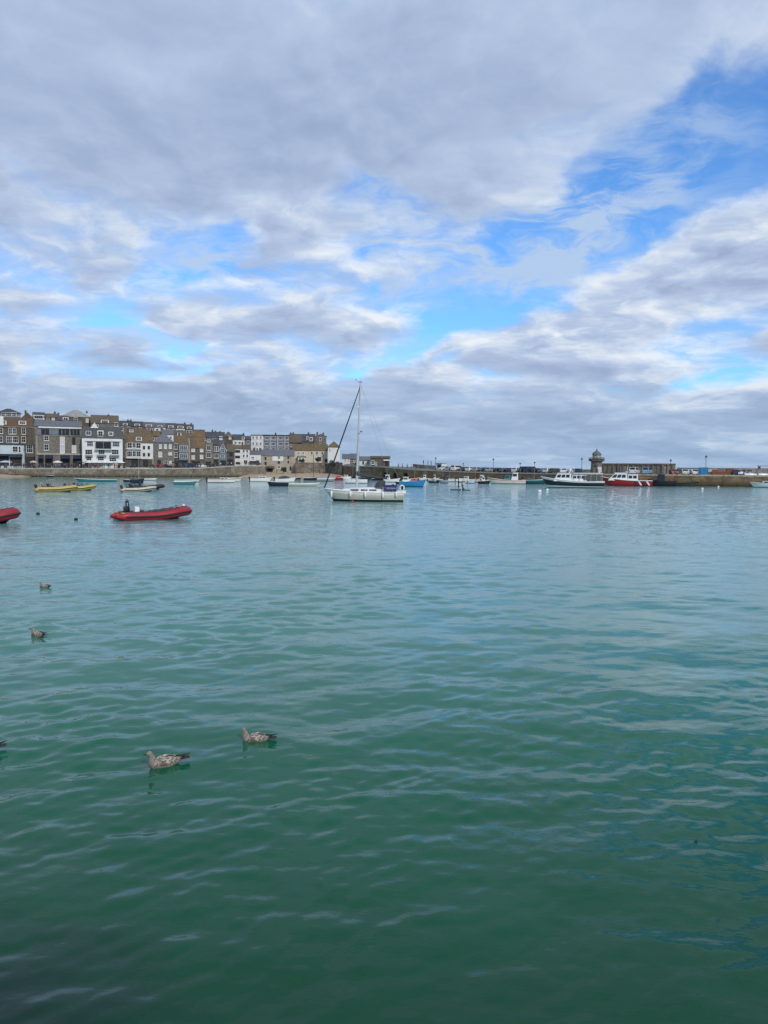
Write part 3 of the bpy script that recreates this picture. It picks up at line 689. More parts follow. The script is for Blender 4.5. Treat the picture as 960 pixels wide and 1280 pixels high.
house('long stone net loft with grey slate roof standing on the beach', 326.4, 368, 569.6, 562.6, 590.5, 324.5, 'stone_pale', 'slate_grey', depth=9,
      wins=[(332, 573, 2.2, 3.6, 'd'), (332, 579, 2.2, 3.6, 'd'), (348.6, 572, 2.6, 3, 'd'), (348.6, 578, 3, 3, 'd'), (360.5, 572, 2, 3, 'd'), (360.5, 577.5, 2, 3, 'd'), (348.8, 583.8, 2.8, 3.4)], shops=[(337, 588, 7, 4), (356, 587, 4, 6), (363, 585.5, 2, 5)], cat='warehouse', name='warehouse', extra=ex_net, drop=1.0)
rw = thing('retaining_wall', 'grey stone retaining wall above the beach under the cream terrace', 'wall', colx(396, 322))
b = MB(); pa = [colx(368.3, 322.2), colx(412, 322.2), colx(428, 306.5)]
for p, q in zip(pa, pa[1:]):
    n = Vector((0, 1, 0)); b.prism(rel(rw, [p + Vector((0, 0, .5)), q + Vector((0, 0, .5)), q + Vector((0, 0, 5.85)), p + Vector((0, 0, 5.85))]), (0, 1.2, 0))
b.obj('wall', 'wharf_stone', rw); b = MB()
for p, q in zip(pa, pa[1:]): b.prism(rel(rw, [p + Vector((0, -.1, 5.86)), q + Vector((0, -.1, 5.86)), q + Vector((0, -.1, 6.1)), p + Vector((0, -.1, 6.1))]), (0, 1.4, 0))
b.obj('coping', 'stone_grey', rw)
def ex_cream(root, loc, s):
    part_box(root, 'porch', 'white_render', loc, s, 372.5, 381.5, 571.5, 578, 1.6)
    for x in (375, 379): 
        lx, lz = loc(x, 574.6); link('window', window_mesh(3 * s, 4 * s, 'w'), root, (lx, -1.68, lz))
    part_box(root, 'porch_roof', 'slate_brown', loc, s, 371.5, 382.5, 570.4, 571.5, 1.9)
house('long cream terrace with orange lichened roof above the beach wall', 366.2, 409.5, 563, 555.5, 578, 331, 'cream_render', 'slate_lichen', depth=8,
      wins=grid([373.5, 379], [566.5], 2, 3.6) + grid([389.8, 396.2, 402.8], [566.5], 2.6, 4.4), shops=[(399, 573.8, 5, 5), (407.5, 575.6, 3, 4)], chim=[(386.5, 557, 'cream_render')], extra=ex_cream)
house('white end house with hipped orange roof above the dark shrub', 409.8, 424.6, 559, 552.5, 577, 327, 'white_render', 'slate_lichen', 'hip', 8, wins=[(412.5, 562.2, 1.8, 3.2), (422, 562.5, 1.6, 3)], chim=[(417, 552.5)])
house('small white cottage with grey slate roof left of the yacht mast', 427.8, 437.2, 573, 568, 580.5, 310.5, 'white_render', 'slate_grey', depth=6, wins=[(431.6, 575.3, 1.8, 3), (435.4, 575.2, 1.6, 2.4)], cat='cottage', name='cottage', drop=3)
house('grey slated cottage gable directly behind the yacht mast', 437.4, 448.5, 573.5, 567.5, 581, 302, 'stone_grey', 'slate_grey', depth=6, wins=[(443, 576.5, 2.4, 3)], cat='cottage', name='cottage', drop=3)
house('low white cottage with dark door right of the yacht mast', 448.8, 463, 575.5, 571, 582.6, 297, 'white_render', 'slate_grey', depth=6, wins=[(454, 578.6, 1.8, 4, 'd'), (460, 578.6, 3, 4, 'g')], cat='cottage', name='cottage', drop=3)
def ex_lodge(root, loc, s): part_box(root, 'sign_board', 'white_paint', loc, s, 479.5, 487, 574.5, 576, .3, .4)
house('squat brown stone lodge with flat brown roof where the pier begins', 463.3, 487, 573, 570, 583.8, 287, 'stone_brown', 'slate_brown', 'flat', 8, wins=[(470, 579.5, 2.4, 4), (466, 578, 4, 5)], shops=[(483, 579.8, 4, 6)], cat='lodge', name='lodge', extra=ex_lodge, drop=3)

# --- houses stepping up the hill behind
house('dark hip roofed house with wide windows highest at the left', -4, 26, 516.5, 511, 524, 318, 'blue_grey_panel', 'slate_dark', 'hip', 9, wins=[(11, 518, 6, 4.6, 'g'), (18, 518, 5, 4.6, 'g'), (23, 518.3, 4, 3.6), (4, 518, 4, 4.6, 'g')])
house('tall plain brown brick gable behind the rusty tiled roof', 27, 42.5, 523, 516.5, 545, 300, 'stone_brown', 'slate_brown', 'front', 9, chim=[(32, 513.5)])
house('dark slate house with wide white dormer above the warehouse roof', 41, 56, 521, 515.8, 532, 306, 'slate_grey', 'slate_dark', depth=8, dorm=[(48.2, 518.3, 524.6, 11.5)], wins=[(48, 528, 5, 3.4)])
house('pair of brown roofed lofts with skylight windows behind the warehouse', 56.2, 74, 521.5, 517.5, 534, 308, 'stone_brown', 'slate_brown', depth=8, wins=[(60, 524.5, 2.6, 5), (66.5, 524, 3, 4.6, 'b')], chim=[(68.5, 515), (73, 516.5)])
house('dark attic house with small white dormer left of the pale hipped roof', 73, 86, 525, 520, 535, 303, 'stone_dark', 'slate_dark', depth=8, dorm=[(82, 521, 526, 6.5)])
house('square brown house under a pale hipped roof with flat crown', 76, 113.5, 521.3, 513, 540, 316, 'stone_brown', 'lead_pale', 'hip', 14, wins=[(94.5, 524.5, 3.6, 5.4), (109, 525.5, 3, 4.6, 'b'), (84, 524.5, 3, 4)], chim=[(108.5, 514.5)])
house('long grey roofed house with one ochre dormer right of the pale hipped roof', 113.5, 148.5, 529, 519.5, 544, 312, 'stone_grey', 'slate_brown', depth=11, dorm=[(131, 524.3, 530, 9)], chim=[(135.5, 518.5), (147, 521)], wins=[(121, 533, 4, 4), (145, 530.5, 4, 4.5)])
tx = [(149, 164, 526.5, 'stone_grey', 'slate_dark', 'first slate roofed house of the ridge terrace, beside a tall chimney pair', [(160, 525), (163.5, 525)]),
      (164, 179, 527.3, 'stone_brown', 'slate_dark', 'brown walled ridge terrace house second from the left', []),
      (179, 193, 528, 'stone_grey', 'slate_grey', 'pale roofed ridge terrace house third from the left', []),
      (193, 207, 528.8, 'white_render', 'slate_grey', 'white fronted ridge terrace house in the middle of the row', []),
      (207, 220, 529.3, 'stone_grey', 'slate_dark', 'grey ridge terrace house third from the right', []),
      (220, 231, 530, 'white_render', 'slate_dark', 'white ridge terrace house second from the right', [(231, 528.6)]),
      (231, 242, 531, 'stone_grey', 'slate_dark', 'ridge terrace house at the right end by the stone gable', [(239, 529.4)])]
for i, (a, c_, yr_, wl, rf_, lab, ch) in enumerate(tx):
    house(lab, a, c_, yr_ + 5.5, yr_, yr_ + 19, 322, wl, rf_, depth=8, dorm=[((a + c_) / 2, yr_ + 2.0, yr_ + 6.0, 5.5 + (i % 3), 'white_render')], wins=grid([a + 3.6, c_ - 3.6], [yr_ + 9.2], 3, 4) + grid([a + 4, c_ - 4], [yr_ + 14.5], 2.6, 3.6), chim=ch, group='terrace along the hilltop')
mid = [(158, 171, 541, 534.5, 'stone_brown', 'slate_brown', 'brown roofed house behind the orange roof with small dormer', [(164, 536.5, 540.5, 5)], []),
       (171, 184, 541, 536, 'white_render', 'slate_lichen', 'white gable with ochre roof peeping over the orange roofed house', [], [(181, 534)]),
       (184, 200, 545, 539, 'stone_grey', 'slate_lichen', 'ochre roofed stone house behind the lilac hipped roof', [], []),
       (201, 217, 543, 537.5, 'white_render', 'slate_grey', 'white house with row of small windows below the ridge terrace', [], [(202, 535.5)]),
       (217, 232, 545, 538.5, 'white_render', 'slate_brown', 'pale house with brown roof above the ochre lichen roof', [(224, 540.5, 544.5, 5)], []),
       (229, 241, 546.5, 542, 'stone_pale', 'slate_lichen', 'pale stone house with mossy roof below the terrace end', [], [])]
for a, c_, ye_, yr_, wl, rf_, lab, dm, ch in mid:
    house(lab, a, c_, ye_, yr_, ye_ + 14, 304, wl, rf_, depth=8, wins=grid([a + 3.5, (a + c_) / 2, c_ - 3.5], [ye_ + 4], 2.6, 3.6), dorm=dm, chim=ch)
house('tall brown stone house with mossy roof and two chimney stacks', 240.5, 256, 548, 537.5, 562, 306, 'stone_brown', 'slate_lichen', depth=9, wins=[(243, 550.5, 3.4, 4.4), (252.5, 551, 3, 4, 'b')], chim=[(250.5, 537.5), (254.3, 538.2)])
house('grey slate terrace with white window band beyond the narrow houses', 256.2, 281, 546.5, 540.3, 560, 312, 'slate_grey', 'slate_dark', depth=9, wins=[(260, 548.5, 7, 4), (268, 548, 4, 3.6, 'g'), (276, 547.5, 4, 4.4, 'b')], chim=[(265.5, 537.8), (269.3, 539), (275, 539.5)])
house('brown hipped house behind the gabled slate house', 280, 291, 546, 540, 560, 316, 'stone_dark', 'slate_brown', 'hip', 9, wins=[(287.5, 547, 3, 4, 'b')])
house('black slate house with pale lower storey left of the white flats', 290.5, 305.5, 549.5, 543.5, 564, 318, 'white_render', 'slate_dark', depth=9, wins=[(299.5, 553.5, 3, 3), (294.5, 553.5, 2.6, 3)], dorm=[(304, 545.5, 549.6, 3.5)], chim=[(304.3, 541.8)])
house('narrow slate house touching the left side of the white flats', 305.7, 313.8, 549, 545.5, 562, 320, 'slate_grey', 'slate_dark', depth=8, wins=[(310, 553, 3, 4)])
house('blocky white apartment house with three rows of windows', 314, 329, 544.3, 543.3, 568, 330, 'white_render', 'slate_grey', 'flat', 10, wins=grid([316.5, 321.2, 326], [547, 554.6], 2, 3.6) + grid([317, 321.5, 326], [562], 2.2, 4), cat='apartment house', name='apartment_house')
def ex_flats(root, loc, s):
    for x in (338, 347, 356): part_box(root, 'divider', 'white_paint', loc, s, x - .2, x + .2, 544.8, 563, .3)
house('dark grey modern flats with three rows of white windows', 329.3, 361.2, 544.8, 543.4, 568, 331, 'blue_grey_panel', 'slate_dark', 'flat', 10, wins=grid([333.8, 342, 351, 358.4], [547.8, 555.3, 562], 5.2, 4.2), cat='apartment house', name='apartment_house', extra=ex_flats, chim=[(344.5, 541.5)])
house('brown roofed house with big dark chimney right of the grey flats', 361.4, 377, 553, 542.8, 566, 334, 'stone_brown', 'slate_brown', depth=10, wins=[(364, 557, 2.4, 3.4), (370, 557.5, 3, 3)], chim=[(363.6, 541), (366.6, 541)])
house('slate house with two small white dormers behind the cream terrace', 377.2, 394, 551.5, 543, 566, 335, 'stone_dark', 'slate_dark', depth=9, dorm=[(384.2, 545, 549.5, 2.8), (388.8, 546, 552, 4)], chim=[(385.6, 541)])
house('tall grey rendered house with twin chimneys at the right end of the hill', 394.2, 407.8, 545.5, 542.8, 566, 334, 'stone_grey', 'slate_grey', 'front', 8, wins=[(400.5, 549, 2.4, 4.4), (400.5, 556, 2.4, 3)], chim=[(396.5, 540.6), (404, 541.3)])
house('low house with stained cream wall below the brown roofed house', 368, 392, 556.5, 552.5, 566, 338, 'cream_render', 'slate_brown', depth=6, wins=[(372, 558.5, 2.6, 2.6)])

# ------------------------------------------------------------------ shrubs
def shrub(label, x, yb, Y, h, wd_, seed):
    rnd = random.Random(seed); o = P(x, yb, Y); r = thing('shrub', label, 'shrub', o)
    b = MB(); b.tube([(0, 0, -.4), (.05, 0, h * .5)], [.14, .07], 6)
    for k in range(4): b.tube([(0, 0, h * .2), (rnd.uniform(-.3, .3) * wd_, rnd.uniform(-.3, .3) * wd_, h * .7)], [.06, .02], 5)
    b.obj('trunk', 'bark', r)
    c = MB(); lob = [(rnd.uniform(-.36, .36) * wd_, rnd.uniform(-.3, .3) * wd_, h * rnd.uniform(.35, .8), rnd.uniform(.16, .3) * wd_) for _ in range(9)]
    for _ in range(1500):
        lx, ly, lz, lr = rnd.choice(lob); d = Vector((rnd.gauss(0, 1), rnd.gauss(0, 1), rnd.gauss(0, 1))).normalized() * lr * rnd.uniform(.5, 1.05)
        p = Vector((lx, ly, max(.05, lz + d.z * .8))) + Vector((d.x, d.y, 0)); s = rnd.uniform(.10, .20)
        u = Vector((rnd.gauss(0, 1), rnd.gauss(0, 1), rnd.gauss(0, .6))).normalized(); v = u.orthogonal().normalized()
        k = c.add([p - u * s, p + v * s * .5, p + u * s, p - v * s * .5]); c.face((k, k + 1, k + 2, k + 3))
    c.obj('crown', 'leaf_dark', r)
shrub('large dark green shrub on the wall below the white end house', 418.5, 585.6, 316, 3.6, 4.4, 1)
shrub('small dark shrub in front of the cream terrace porch', 377, 578.8, 324.5, 1.6, 2.6, 2)
shrub('clipped dark bush beside the cream terrace doorway', 396.5, 579, 324.5, 2.4, 2.2, 3)
shrub('wind bent dark tree in front of the beach net loft', 354, 591, 321, 2.6, 2.2, 4)

# ------------------------------------------------------------------ pier
PL = [(424, 311, 4.9), (450, 290, 4.7), (478, 276, 4.5), (500, 267, 3.9), (515, 262, 3.65), (560, 250, 3.2), (620, 236, 2.9), (700, 217, 2.85), (830, 203, 2.85), (960, 199, 2.85), (1100, 198, 2.85), (1200, 199, 2.85)]
pts = [colx(x, Y) + Vector((0, 0, z)) for x, Y, z in PL]
def pier_pt(px, off):
    Y = lerp_tab([(a, b_) for a, b_, c in PL], px); z = lerp_tab([(a, c) for a, b_, c in PL], px)
    p = colx(px, Y); q = colx(px + 6, lerp_tab([(a, b_) for a, b_, c in PL], px + 6)); d = (q - p).normalized()
    return p + Vector((-d.y, d.x, 0)) * off + Vector((0, 0, z)), math.atan2(d.y, d.x)
def pier_at(px, off=0.0):                       # the spot on the deck, off metres behind the inner edge, that stands in the column of px
    u = px
    for _ in range(6):
        p, a = pier_pt(u, off); u += px - px_of(p)
    return pier_pt(u, off)
pier = thing('pier', 'long brown stone harbour pier with arches at its landward end', 'pier', pts[6])
fr, dk, bkp = MB(), MB(), []
for i, p in enumerate(pts):
    d = (pts[min(i + 1, len(pts) - 1)] - pts[max(i - 1, 0)]); d.z = 0; d.normalize(); bkp.append(Vector((-d.y, d.x, 0)))
WID = 13.0
def pr(v): return Vector(v) - pier.location
ARCH = [481.3, 494.2, 507.3]
for i in range(len(pts) - 1):
    p, q = pts[i], pts[i + 1]; n = (bkp[i] + bkp[i + 1]).normalized()
    cuts = []
    for ax in ARCH:
        if PL[i][0] <= ax < PL[i + 1][0]: cuts.append((ax - PL[i][0]) / (PL[i + 1][0] - PL[i][0]))
    Ls = (q - p).length; hw_ = 1.25 if cuts else 0
    xs = [0.0]
    for c_ in cuts: xs += [c_ - hw_ / Ls, c_ + hw_ / Ls]
    xs.append(1.0)
    for k in range(0, len(xs), 2):
        a, c_ = p.lerp(q, xs[k]), p.lerp(q, xs[k + 1])
        kk = fr.add([pr(Vector((a.x, a.y, -1.5)) - n * .35), pr(Vector((c_.x, c_.y, -1.5)) - n * .35), pr(c_), pr(a)]); fr.face(range(kk, kk + 4))
    for c_ in cuts:
        prev = None; zc0 = 1.3; N = 10; ctr = p.lerp(q, c_); dr = (q - p); dr.z = 0; dr.normalize()
        prof = [(-hw_, -1.5)] + [(-hw_ * math.cos(math.pi * t / N), zc0 + hw_ * math.sin(math.pi * t / N)) for t in range(N + 1)] + [(hw_, -1.5)]
        P0 = [Vector((ctr.x, ctr.y, 0)) + dr * u + Vector((0, 0, v)) for u, v in prof]
        for t in range(1, len(prof) - 2):
            a, c2 = P0[t], P0[t + 1]
            ta, tb = p.lerp(q, c_ + prof[t][0] / Ls), p.lerp(q, c_ + prof[t + 1][0] / Ls)
            kk = fr.add([pr(a), pr(c2), pr(tb), pr(ta)]); fr.face(range(kk, kk + 4))
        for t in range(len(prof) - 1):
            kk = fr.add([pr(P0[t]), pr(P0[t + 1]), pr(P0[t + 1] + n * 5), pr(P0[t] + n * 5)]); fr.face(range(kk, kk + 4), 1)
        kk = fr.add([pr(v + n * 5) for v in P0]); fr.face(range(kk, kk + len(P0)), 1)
    kk = dk.add([pr(p), pr(q), pr(q + bkp[i + 1] * WID), pr(p + bkp[i] * WID)]); dk.face(range(kk, kk + 4))
    kk = fr.add([pr(p + bkp[i] * WID), pr(q + bkp[i + 1] * WID), pr(Vector((q.x, q.y, -3)) + bkp[i + 1] * WID), pr(Vector((p.x, p.y, -3)) + bkp[i] * WID)]); fr.face(range(kk, kk + 4))
fr.obj('wall', ['pier_stone', 'stone_dark'], pier); dk.obj('deck', 'road', pier)
b = MB()
for i in range(len(pts) - 1):
    n = (bkp[i] + bkp[i + 1]).normalized()
    b.prism([pr(pts[i] - n * .1 - Vector((0, 0, .3))), pr(pts[i] + n * .6 - Vector((0, 0, .3))), pr(pts[i] + n * .6 + Vector((0, 0, .12))), pr(pts[i] - n * .1 + Vector((0, 0, .12)))], pts[i + 1] - pts[i])
b.obj('coping', 'stone_pale', pier)
b = MB()
def wallseg(b, x0, x1, off, h0, h1, th, n=8):
    for k in range(n):
        a, _ = pier_at(x0 + (x1 - x0) * k / n, off); c_, _ = pier_at(x0 + (x1 - x0) * (k + 1) / n, off); a2, _ = pier_at(x0 + (x1 - x0) * k / n, off + th)
        b.prism([pr(a + Vector((0, 0, h0 - .02))), pr(a2 + Vector((0, 0, h0 - .02))), pr(a2 + Vector((0, 0, h1))), pr(a + Vector((0, 0, h1)))], c_ - a)
wallseg(b, 516, 742, 12.0, 0, 1.25, .8, 14); wallseg(b, 846, 1195, 12.0, 0, 1.95, .8, 16)
b.obj('parapet', 'parapet_stone', pier)
# tall buttressed promenade wall by the lighthouse
pw_ = thing('buttressed_wall', 'tall grey buttressed wall between lighthouse and parked cars', 'wall', pier_at(798, 10)[0])
b = MB(); v = MB()
def pr(v_): return Vector(v_) - pw_.location
wallseg(b, 752, 844, 10.5, 0, 2.75, 1.4, 6); b.obj('wall', 'parapet_stone', pw_)
b = MB(); wallseg(b, 751.5, 844.5, 10.2, 2.75, 3.05, 1.9, 6); b.obj('coping', 'stone_grey', pw_)
for k in range(15):
    p, a = pier_at(754 + k * 6.2, 10.3); bb = MB(); bb.box((0, 0.1, 1.36), (.5, .2, 2.72)); o = bb.obj('buttress', 'stone_grey', pw_); o.location = pr(p); o.rotation_euler = (0, 0, a)
for px in (772.5, 790.5, 812):
    p, a = pier_at(px, 10.4); bb = MB(); bb.box((0, .02, 1.1), (.9, .16, 2.2)); o = bb.obj('door', 'shop_dark', pw_); o.location = pr(p); o.rotation_euler = (0, 0, a)

# lighthouse
lp, la = pier_at(745.3, 7.0)
lh = thing('lighthouse', 'small stone harbour lighthouse with balcony and grey domed lantern', 'lighthouse', lp, la)
oc = lambda r, z, n=8: [(r * math.cos(2 * math.pi * (j + .5) / n), r * math.sin(2 * math.pi * (j + .5) / n), z) for j in range(n)]
b = MB(); b.loft([oc(1.72, -.1), oc(1.62, .4), oc(1.50, 3.25), oc(1.66, 3.5)]); b.obj('tower', 'stone_grey', lh)
b = MB(); b.loft([oc(1.7, 3.5), oc(2.25, 3.72), oc(2.25, 3.86)]); b.obj('gallery', 'stone_grey', lh)
b = MB()
for z in (4.2, 4.62): b.tube(oc(2.16, z) + [oc(2.16, z)[0]], .045, 5, caps=False)
for p in oc(2.16, 3.86): b.tube([p, (p[0], p[1], 4.64)], .05, 5)
b.loft([oc(2.1, 3.87), oc(2.1, 4.35)], caps=False); b.obj('railing', 'stone_dark', lh)
b = MB(); b.loft([oc(1.12, 3.87), oc(1.12, 4.55)]); b.obj('lantern_base', 'grey_paint', lh)
b = MB(); b.loft([oc(1.05, 4.55), oc(1.05, 5.4)]); b.obj('lantern_glass', 'blind', lh)
b = MB()
for p in oc(1.1, 4.55): b.tube([p, (p[0], p[1], 5.42)], .07, 5)
b.obj('glazing_bar', 'grey_paint', lh)
b = MB(); b.loft([oc(1.38, 5.4), oc(1.30, 5.6), oc(1.0, 6.05), oc(.55, 6.35), oc(.25, 6.5), oc(.18, 6.75)]); b.ball((0, 0, 6.9), .2, 8, 6); b.tube([(0, 0, 6.9), (0, 0, 7.7)], .03, 4)
b.obj('dome', 'slate_grey', lh)
b = MB(); b.box((0, 0, .95), (.8, .12, 1.7)); d = b.obj('door', 'white_paint', lh); d.location = (1.02, -1.28, .1); d.rotation_euler = (0, 0, R(45))
b = MB(); b.box((0, 0, 0), (.45, .1, .7)); d = b.obj('window', 'glass', lh); d.location = (0, -1.47, 2.3)
# notice panel by the lighthouse
p, a = pier_at(750, 5.0); t = thing('notice_board', 'tall white notice board standing at the foot of the lighthouse', 'sign', p, a)
b = MB(); b.box((0, 0, 1.25), (.85, .08, 1.5)); b.obj('panel', 'white_paint', t); 
for x in (-.36, .36): b = MB(); b.box((x, .06, .95), (.07, .07, 1.9)); b.obj('post', 'grey_paint', t)

# lamp posts
def lamp_mesh():
    t = thing('street_lamp', '', 'lamp'); 
    b = MB(); b.tube([(0, 0, 0), (0, 0, .5), (0, 0, .55), (0, 0, 3.5)], [.10, .10, .06, .045], 6); b.obj('post', 'black', t)
    b = MB(); b.loft([oc(.10, 3.5, 6), oc(.24, 3.95, 6)]); b.obj('lantern', 'blind', t)
    b = MB(); b.loft([oc(.30, 3.95, 6), oc(.12, 4.2, 6), oc(.03, 4.4, 6)]); b.obj('cap', 'black', t)
    return t
L0 = lamp_mesh(); first = True
for px, sc_, lab in [(544.5, 1.0, 'tall black lamp post on the pier beside the white kiosk'), (579, .62, 'short lamp post on the pier right of the white kiosk'), (616.5, 1.0, 'tall lamp post above the row of parked cars left of the fishing boat'), (650, .7, 'short thin lamp post behind the cream fishing boat'), (668, .78, 'lamp post on the pier above the dark teal boat'), (727, 1.03, 'black lamp post just left of the lighthouse'), (838, .95, 'lamp post at the right end of the buttressed wall'), (882, 1.2, 'tallest black lamp post beside the blue container')]:
    o = L0 if first else copy_tree(L0); first = False
    p, a = pier_at(px, 2.2); o.location = p; o.rotation_euler = (0, 0, a); o.scale = (1.2, 1.2, sc_); o['label'] = lab; o['group'] = 'lamp posts along the pier'

# ------------------------------------------------------------------ boats
def hull_sections(L, B, fb, sheer, draft, rake, fine=2.2, stern=.8, n=22, f1=.72, f2=.38):
    out = []
    for i in range(n + 1):
        t = i / n
        hb = B / 2 * (1 - max(0, (t - .42) / .58) ** fine) * (stern + (1 - stern) * smooth01(t / .4)) + .015
        zg = fb + sheer * max(0, t - .25) ** 2 / .5625 + .12 * sheer * max(0, .25 - t)
        up = smooth01((t - .75) / .25) * draft * .9
        sec = []
        for fy, z in ((1, zg), (.985, zg * f1), (.94, zg * f2), (.86, .10), (.80, .02), (.5, -draft * .55 + up * .4), (0, -draft + up)):
            x = -L / 2 + L * t - rake * (1 - max(z, -draft) / zg) * t ** 5 + (.10 * (1 - z / zg) if t == 0 else 0)
            sec.append((x, hb * fy * (1 if z > 0 else (1 - t ** 3 * .6)), z))
        out.append(sec)
    return out
def hull_obj(root, secs, mats, drop=.12, deck='deck_grey', rail='white_paint', rail_r=.045, cream=None):
    b = MB(); n = len(secs[0]); low = False if len(mats) < 4 else 'b' if mats[3] == 'black' else 'w'
    rings = [[(x, y, z) for x, y, z in s] + [(x, -y, z) for x, y, z in s[-2::-1]] for s in secs]
    ks = [b.add(r) for r in rings]; m = len(rings[0])
    slot = {0: 2, 1: 0, 2: 0, 3: 1, 4: 1, 5: 1}
    for i in range(len(rings) - 1):
        for j in range(m - 1):
            jj = j if j < n - 1 else (m - 2 - j)
            b.face((ks[i] + j, ks[i] + j + 1, ks[i + 1] + j + 1, ks[i + 1] + j), ((2, 0, 1, 3, 3, 3) if low != 'b' else (2, 0, 3, 3, 3, 3))[min(jj, 5)] if low else slot.get(jj, 1))
    b.face([ks[0] + j for j in range(m)], 0)
    b.obj('hull', mats, root, 50)
    d = MB(); rows = []
    for s in secs:
        x, y, z = s[0]; rows.append([(x, y * .97, z - drop), (x, 0, z - drop + .05), (x, -y * .97, z - drop)])
    for i in range(len(rows) - 1):
        k = d.add(rows[i] + rows[i + 1]); d.face((k, k + 1, k + 4, k + 3)); d.face((k + 1, k + 2, k + 5, k + 4))
    d.obj('deck', deck, root)
    g = MB(); pth = [s[0] for s in secs] + [(s[0][0], -s[0][1], s[0][2]) for s in secs[::-1]]
    g.tube(pth, rail_r, 6); g.obj('gunwale', rail, root, 60)
def outboard(root, x, z, sc=1.0, m='black'):
    b = MB(); b.loft([[(x + dx * sc, dy * sc, z + dz * sc) for dx, dy in ((-.26, -.17), (.2, -.17), (.2, .17), (-.26, .17))] for dz in (.12,)] +
                     [[(x + dx * sc, dy * sc, z + .48 * sc) for dx, dy in ((-.32, -.19), (.2, -.19), (.2, .19), (-.32, .19))], [(x + dx * sc, dy * sc, z + .66 * sc) for dx, dy in ((-.22, -.12), (.1, -.12), (.1, .12), (-.22, .12))]])
    e = b.obj('engine', m, root, 40); q = MB(); q.box((x - .05 * sc, 0, z - .28 * sc), (.2 * sc, .1 * sc, .85 * sc)); q.box((x + .14 * sc, 0, z + .02 * sc), (.16 * sc, .24 * sc, .3 * sc)); q.obj('engine_leg', 'rubber', e)
def cabin(root, x0, x1, w0, z0, h, m='gelcoat_white', rake=.25, wins=3, name='cabin', roof=None, taper=.88, wz=(.5, .86), gl='glass'):
    b = MB(); f = rake * h
    lo = [(x0, -w0 / 2, z0), (x1, -w0 / 2, z0), (x1, w0 / 2, z0), (x0, w0 / 2, z0)]
    w1 = w0 * taper; hi = [(x0 + .12 * f, -w1 / 2, z0 + h), (x1 - f, -w1 / 2, z0 + h), (x1 - f, w1 / 2, z0 + h), (x0 + .12 * f, w1 / 2, z0 + h)]
    b.loft([lo, hi]); c = b.obj(name, m, root)
    r = MB(); r.box(((x0 + x1 - .9 * f) / 2, 0, z0 + h + .04), (x1 - x0 - f + .35, w1 + .16, .08)); r.obj('cabin_roof', roof or m, c)
    lv = lambda a, b_, t: Vector(a).lerp(Vector(b_), t)
    def pane(A, B_, C, D_, s0, s1):
        A, B_, C, D_ = Vector(A), Vector(B_), Vector(C), Vector(D_); nn = (B_ - A).cross(D_ - A).normalized() * .02
        qs = [A.lerp(B_, s0).lerp(D_.lerp(C, s0), wz[0]), A.lerp(B_, s1).lerp(D_.lerp(C, s1), wz[0]), A.lerp(B_, s1).lerp(D_.lerp(C, s1), wz[1]), A.lerp(B_, s0).lerp(D_.lerp(C, s0), wz[1])]
        p = MB(); p.prism([q + nn for q in qs], -nn * .6); p.obj('window', gl, c)
    for A, B_, C, D_ in ((lo[0], lo[1], hi[1], hi[0]), (lo[2], lo[3], hi[3], hi[2])):
        for k in range(wins): pane(A, B_, C, D_, .06 + .9 * k / wins, .06 + .9 * (k + .82) / wins)
    pane(lo[1], lo[2], hi[2], hi[1], .08, .47); pane(lo[1], lo[2], hi[2], hi[1], .53, .92)
    return c
def mast(root, x, z0, h, r=.05, m='alloy_mast', stays=0, rake=0.0):
    b = MB(); b.tube([(x, 0, z0), (x - rake * h, 0, z0 + h)], [r, r * .7], 6); o = b.obj('mast', m, root)
    if stays:
        s = MB()
        for sx, sy in ((stays, 0), (-stays, 0), (0, .6), (0, -.6)): s.tube([(x - rake * h, 0, z0 + h * .97), (x + sx, sy, z0)], .012, 3, caps=False)
        s.obj('rigging', 'black', o)
def place(name, label, cat, x0, x1, yw, bow, yaw=0.0, group=None):
    xm = (x0 + x1) / 2; p0, p1 = W(x0, yw), W(x1, yw); c = (p0 + p1) / 2
    lim = (lerp_tab([(a, b_) for a, b_, q in PL], xm) - 3.6 if xm > 450 else 296 if xm > 330 else wf(xm)[0] - 3)
    if c.y > lim: k_ = lim / c.y; p0, p1, c = p0 * k_, p1 * k_, c * k_
    L = (p1 - p0).length / max(.35, math.cos(R(yaw)))
    rz = math.atan2(p1.y - p0.y, p1.x - p0.x) * 0 - math.atan2(c.x, c.y) + (0 if bow == 'R' else math.pi) + R(yaw)
    return thing(name, label, cat, c, rz, group), L
PG = 'small boats moored under the pier'
TG = 'small boats moored off the town beach'
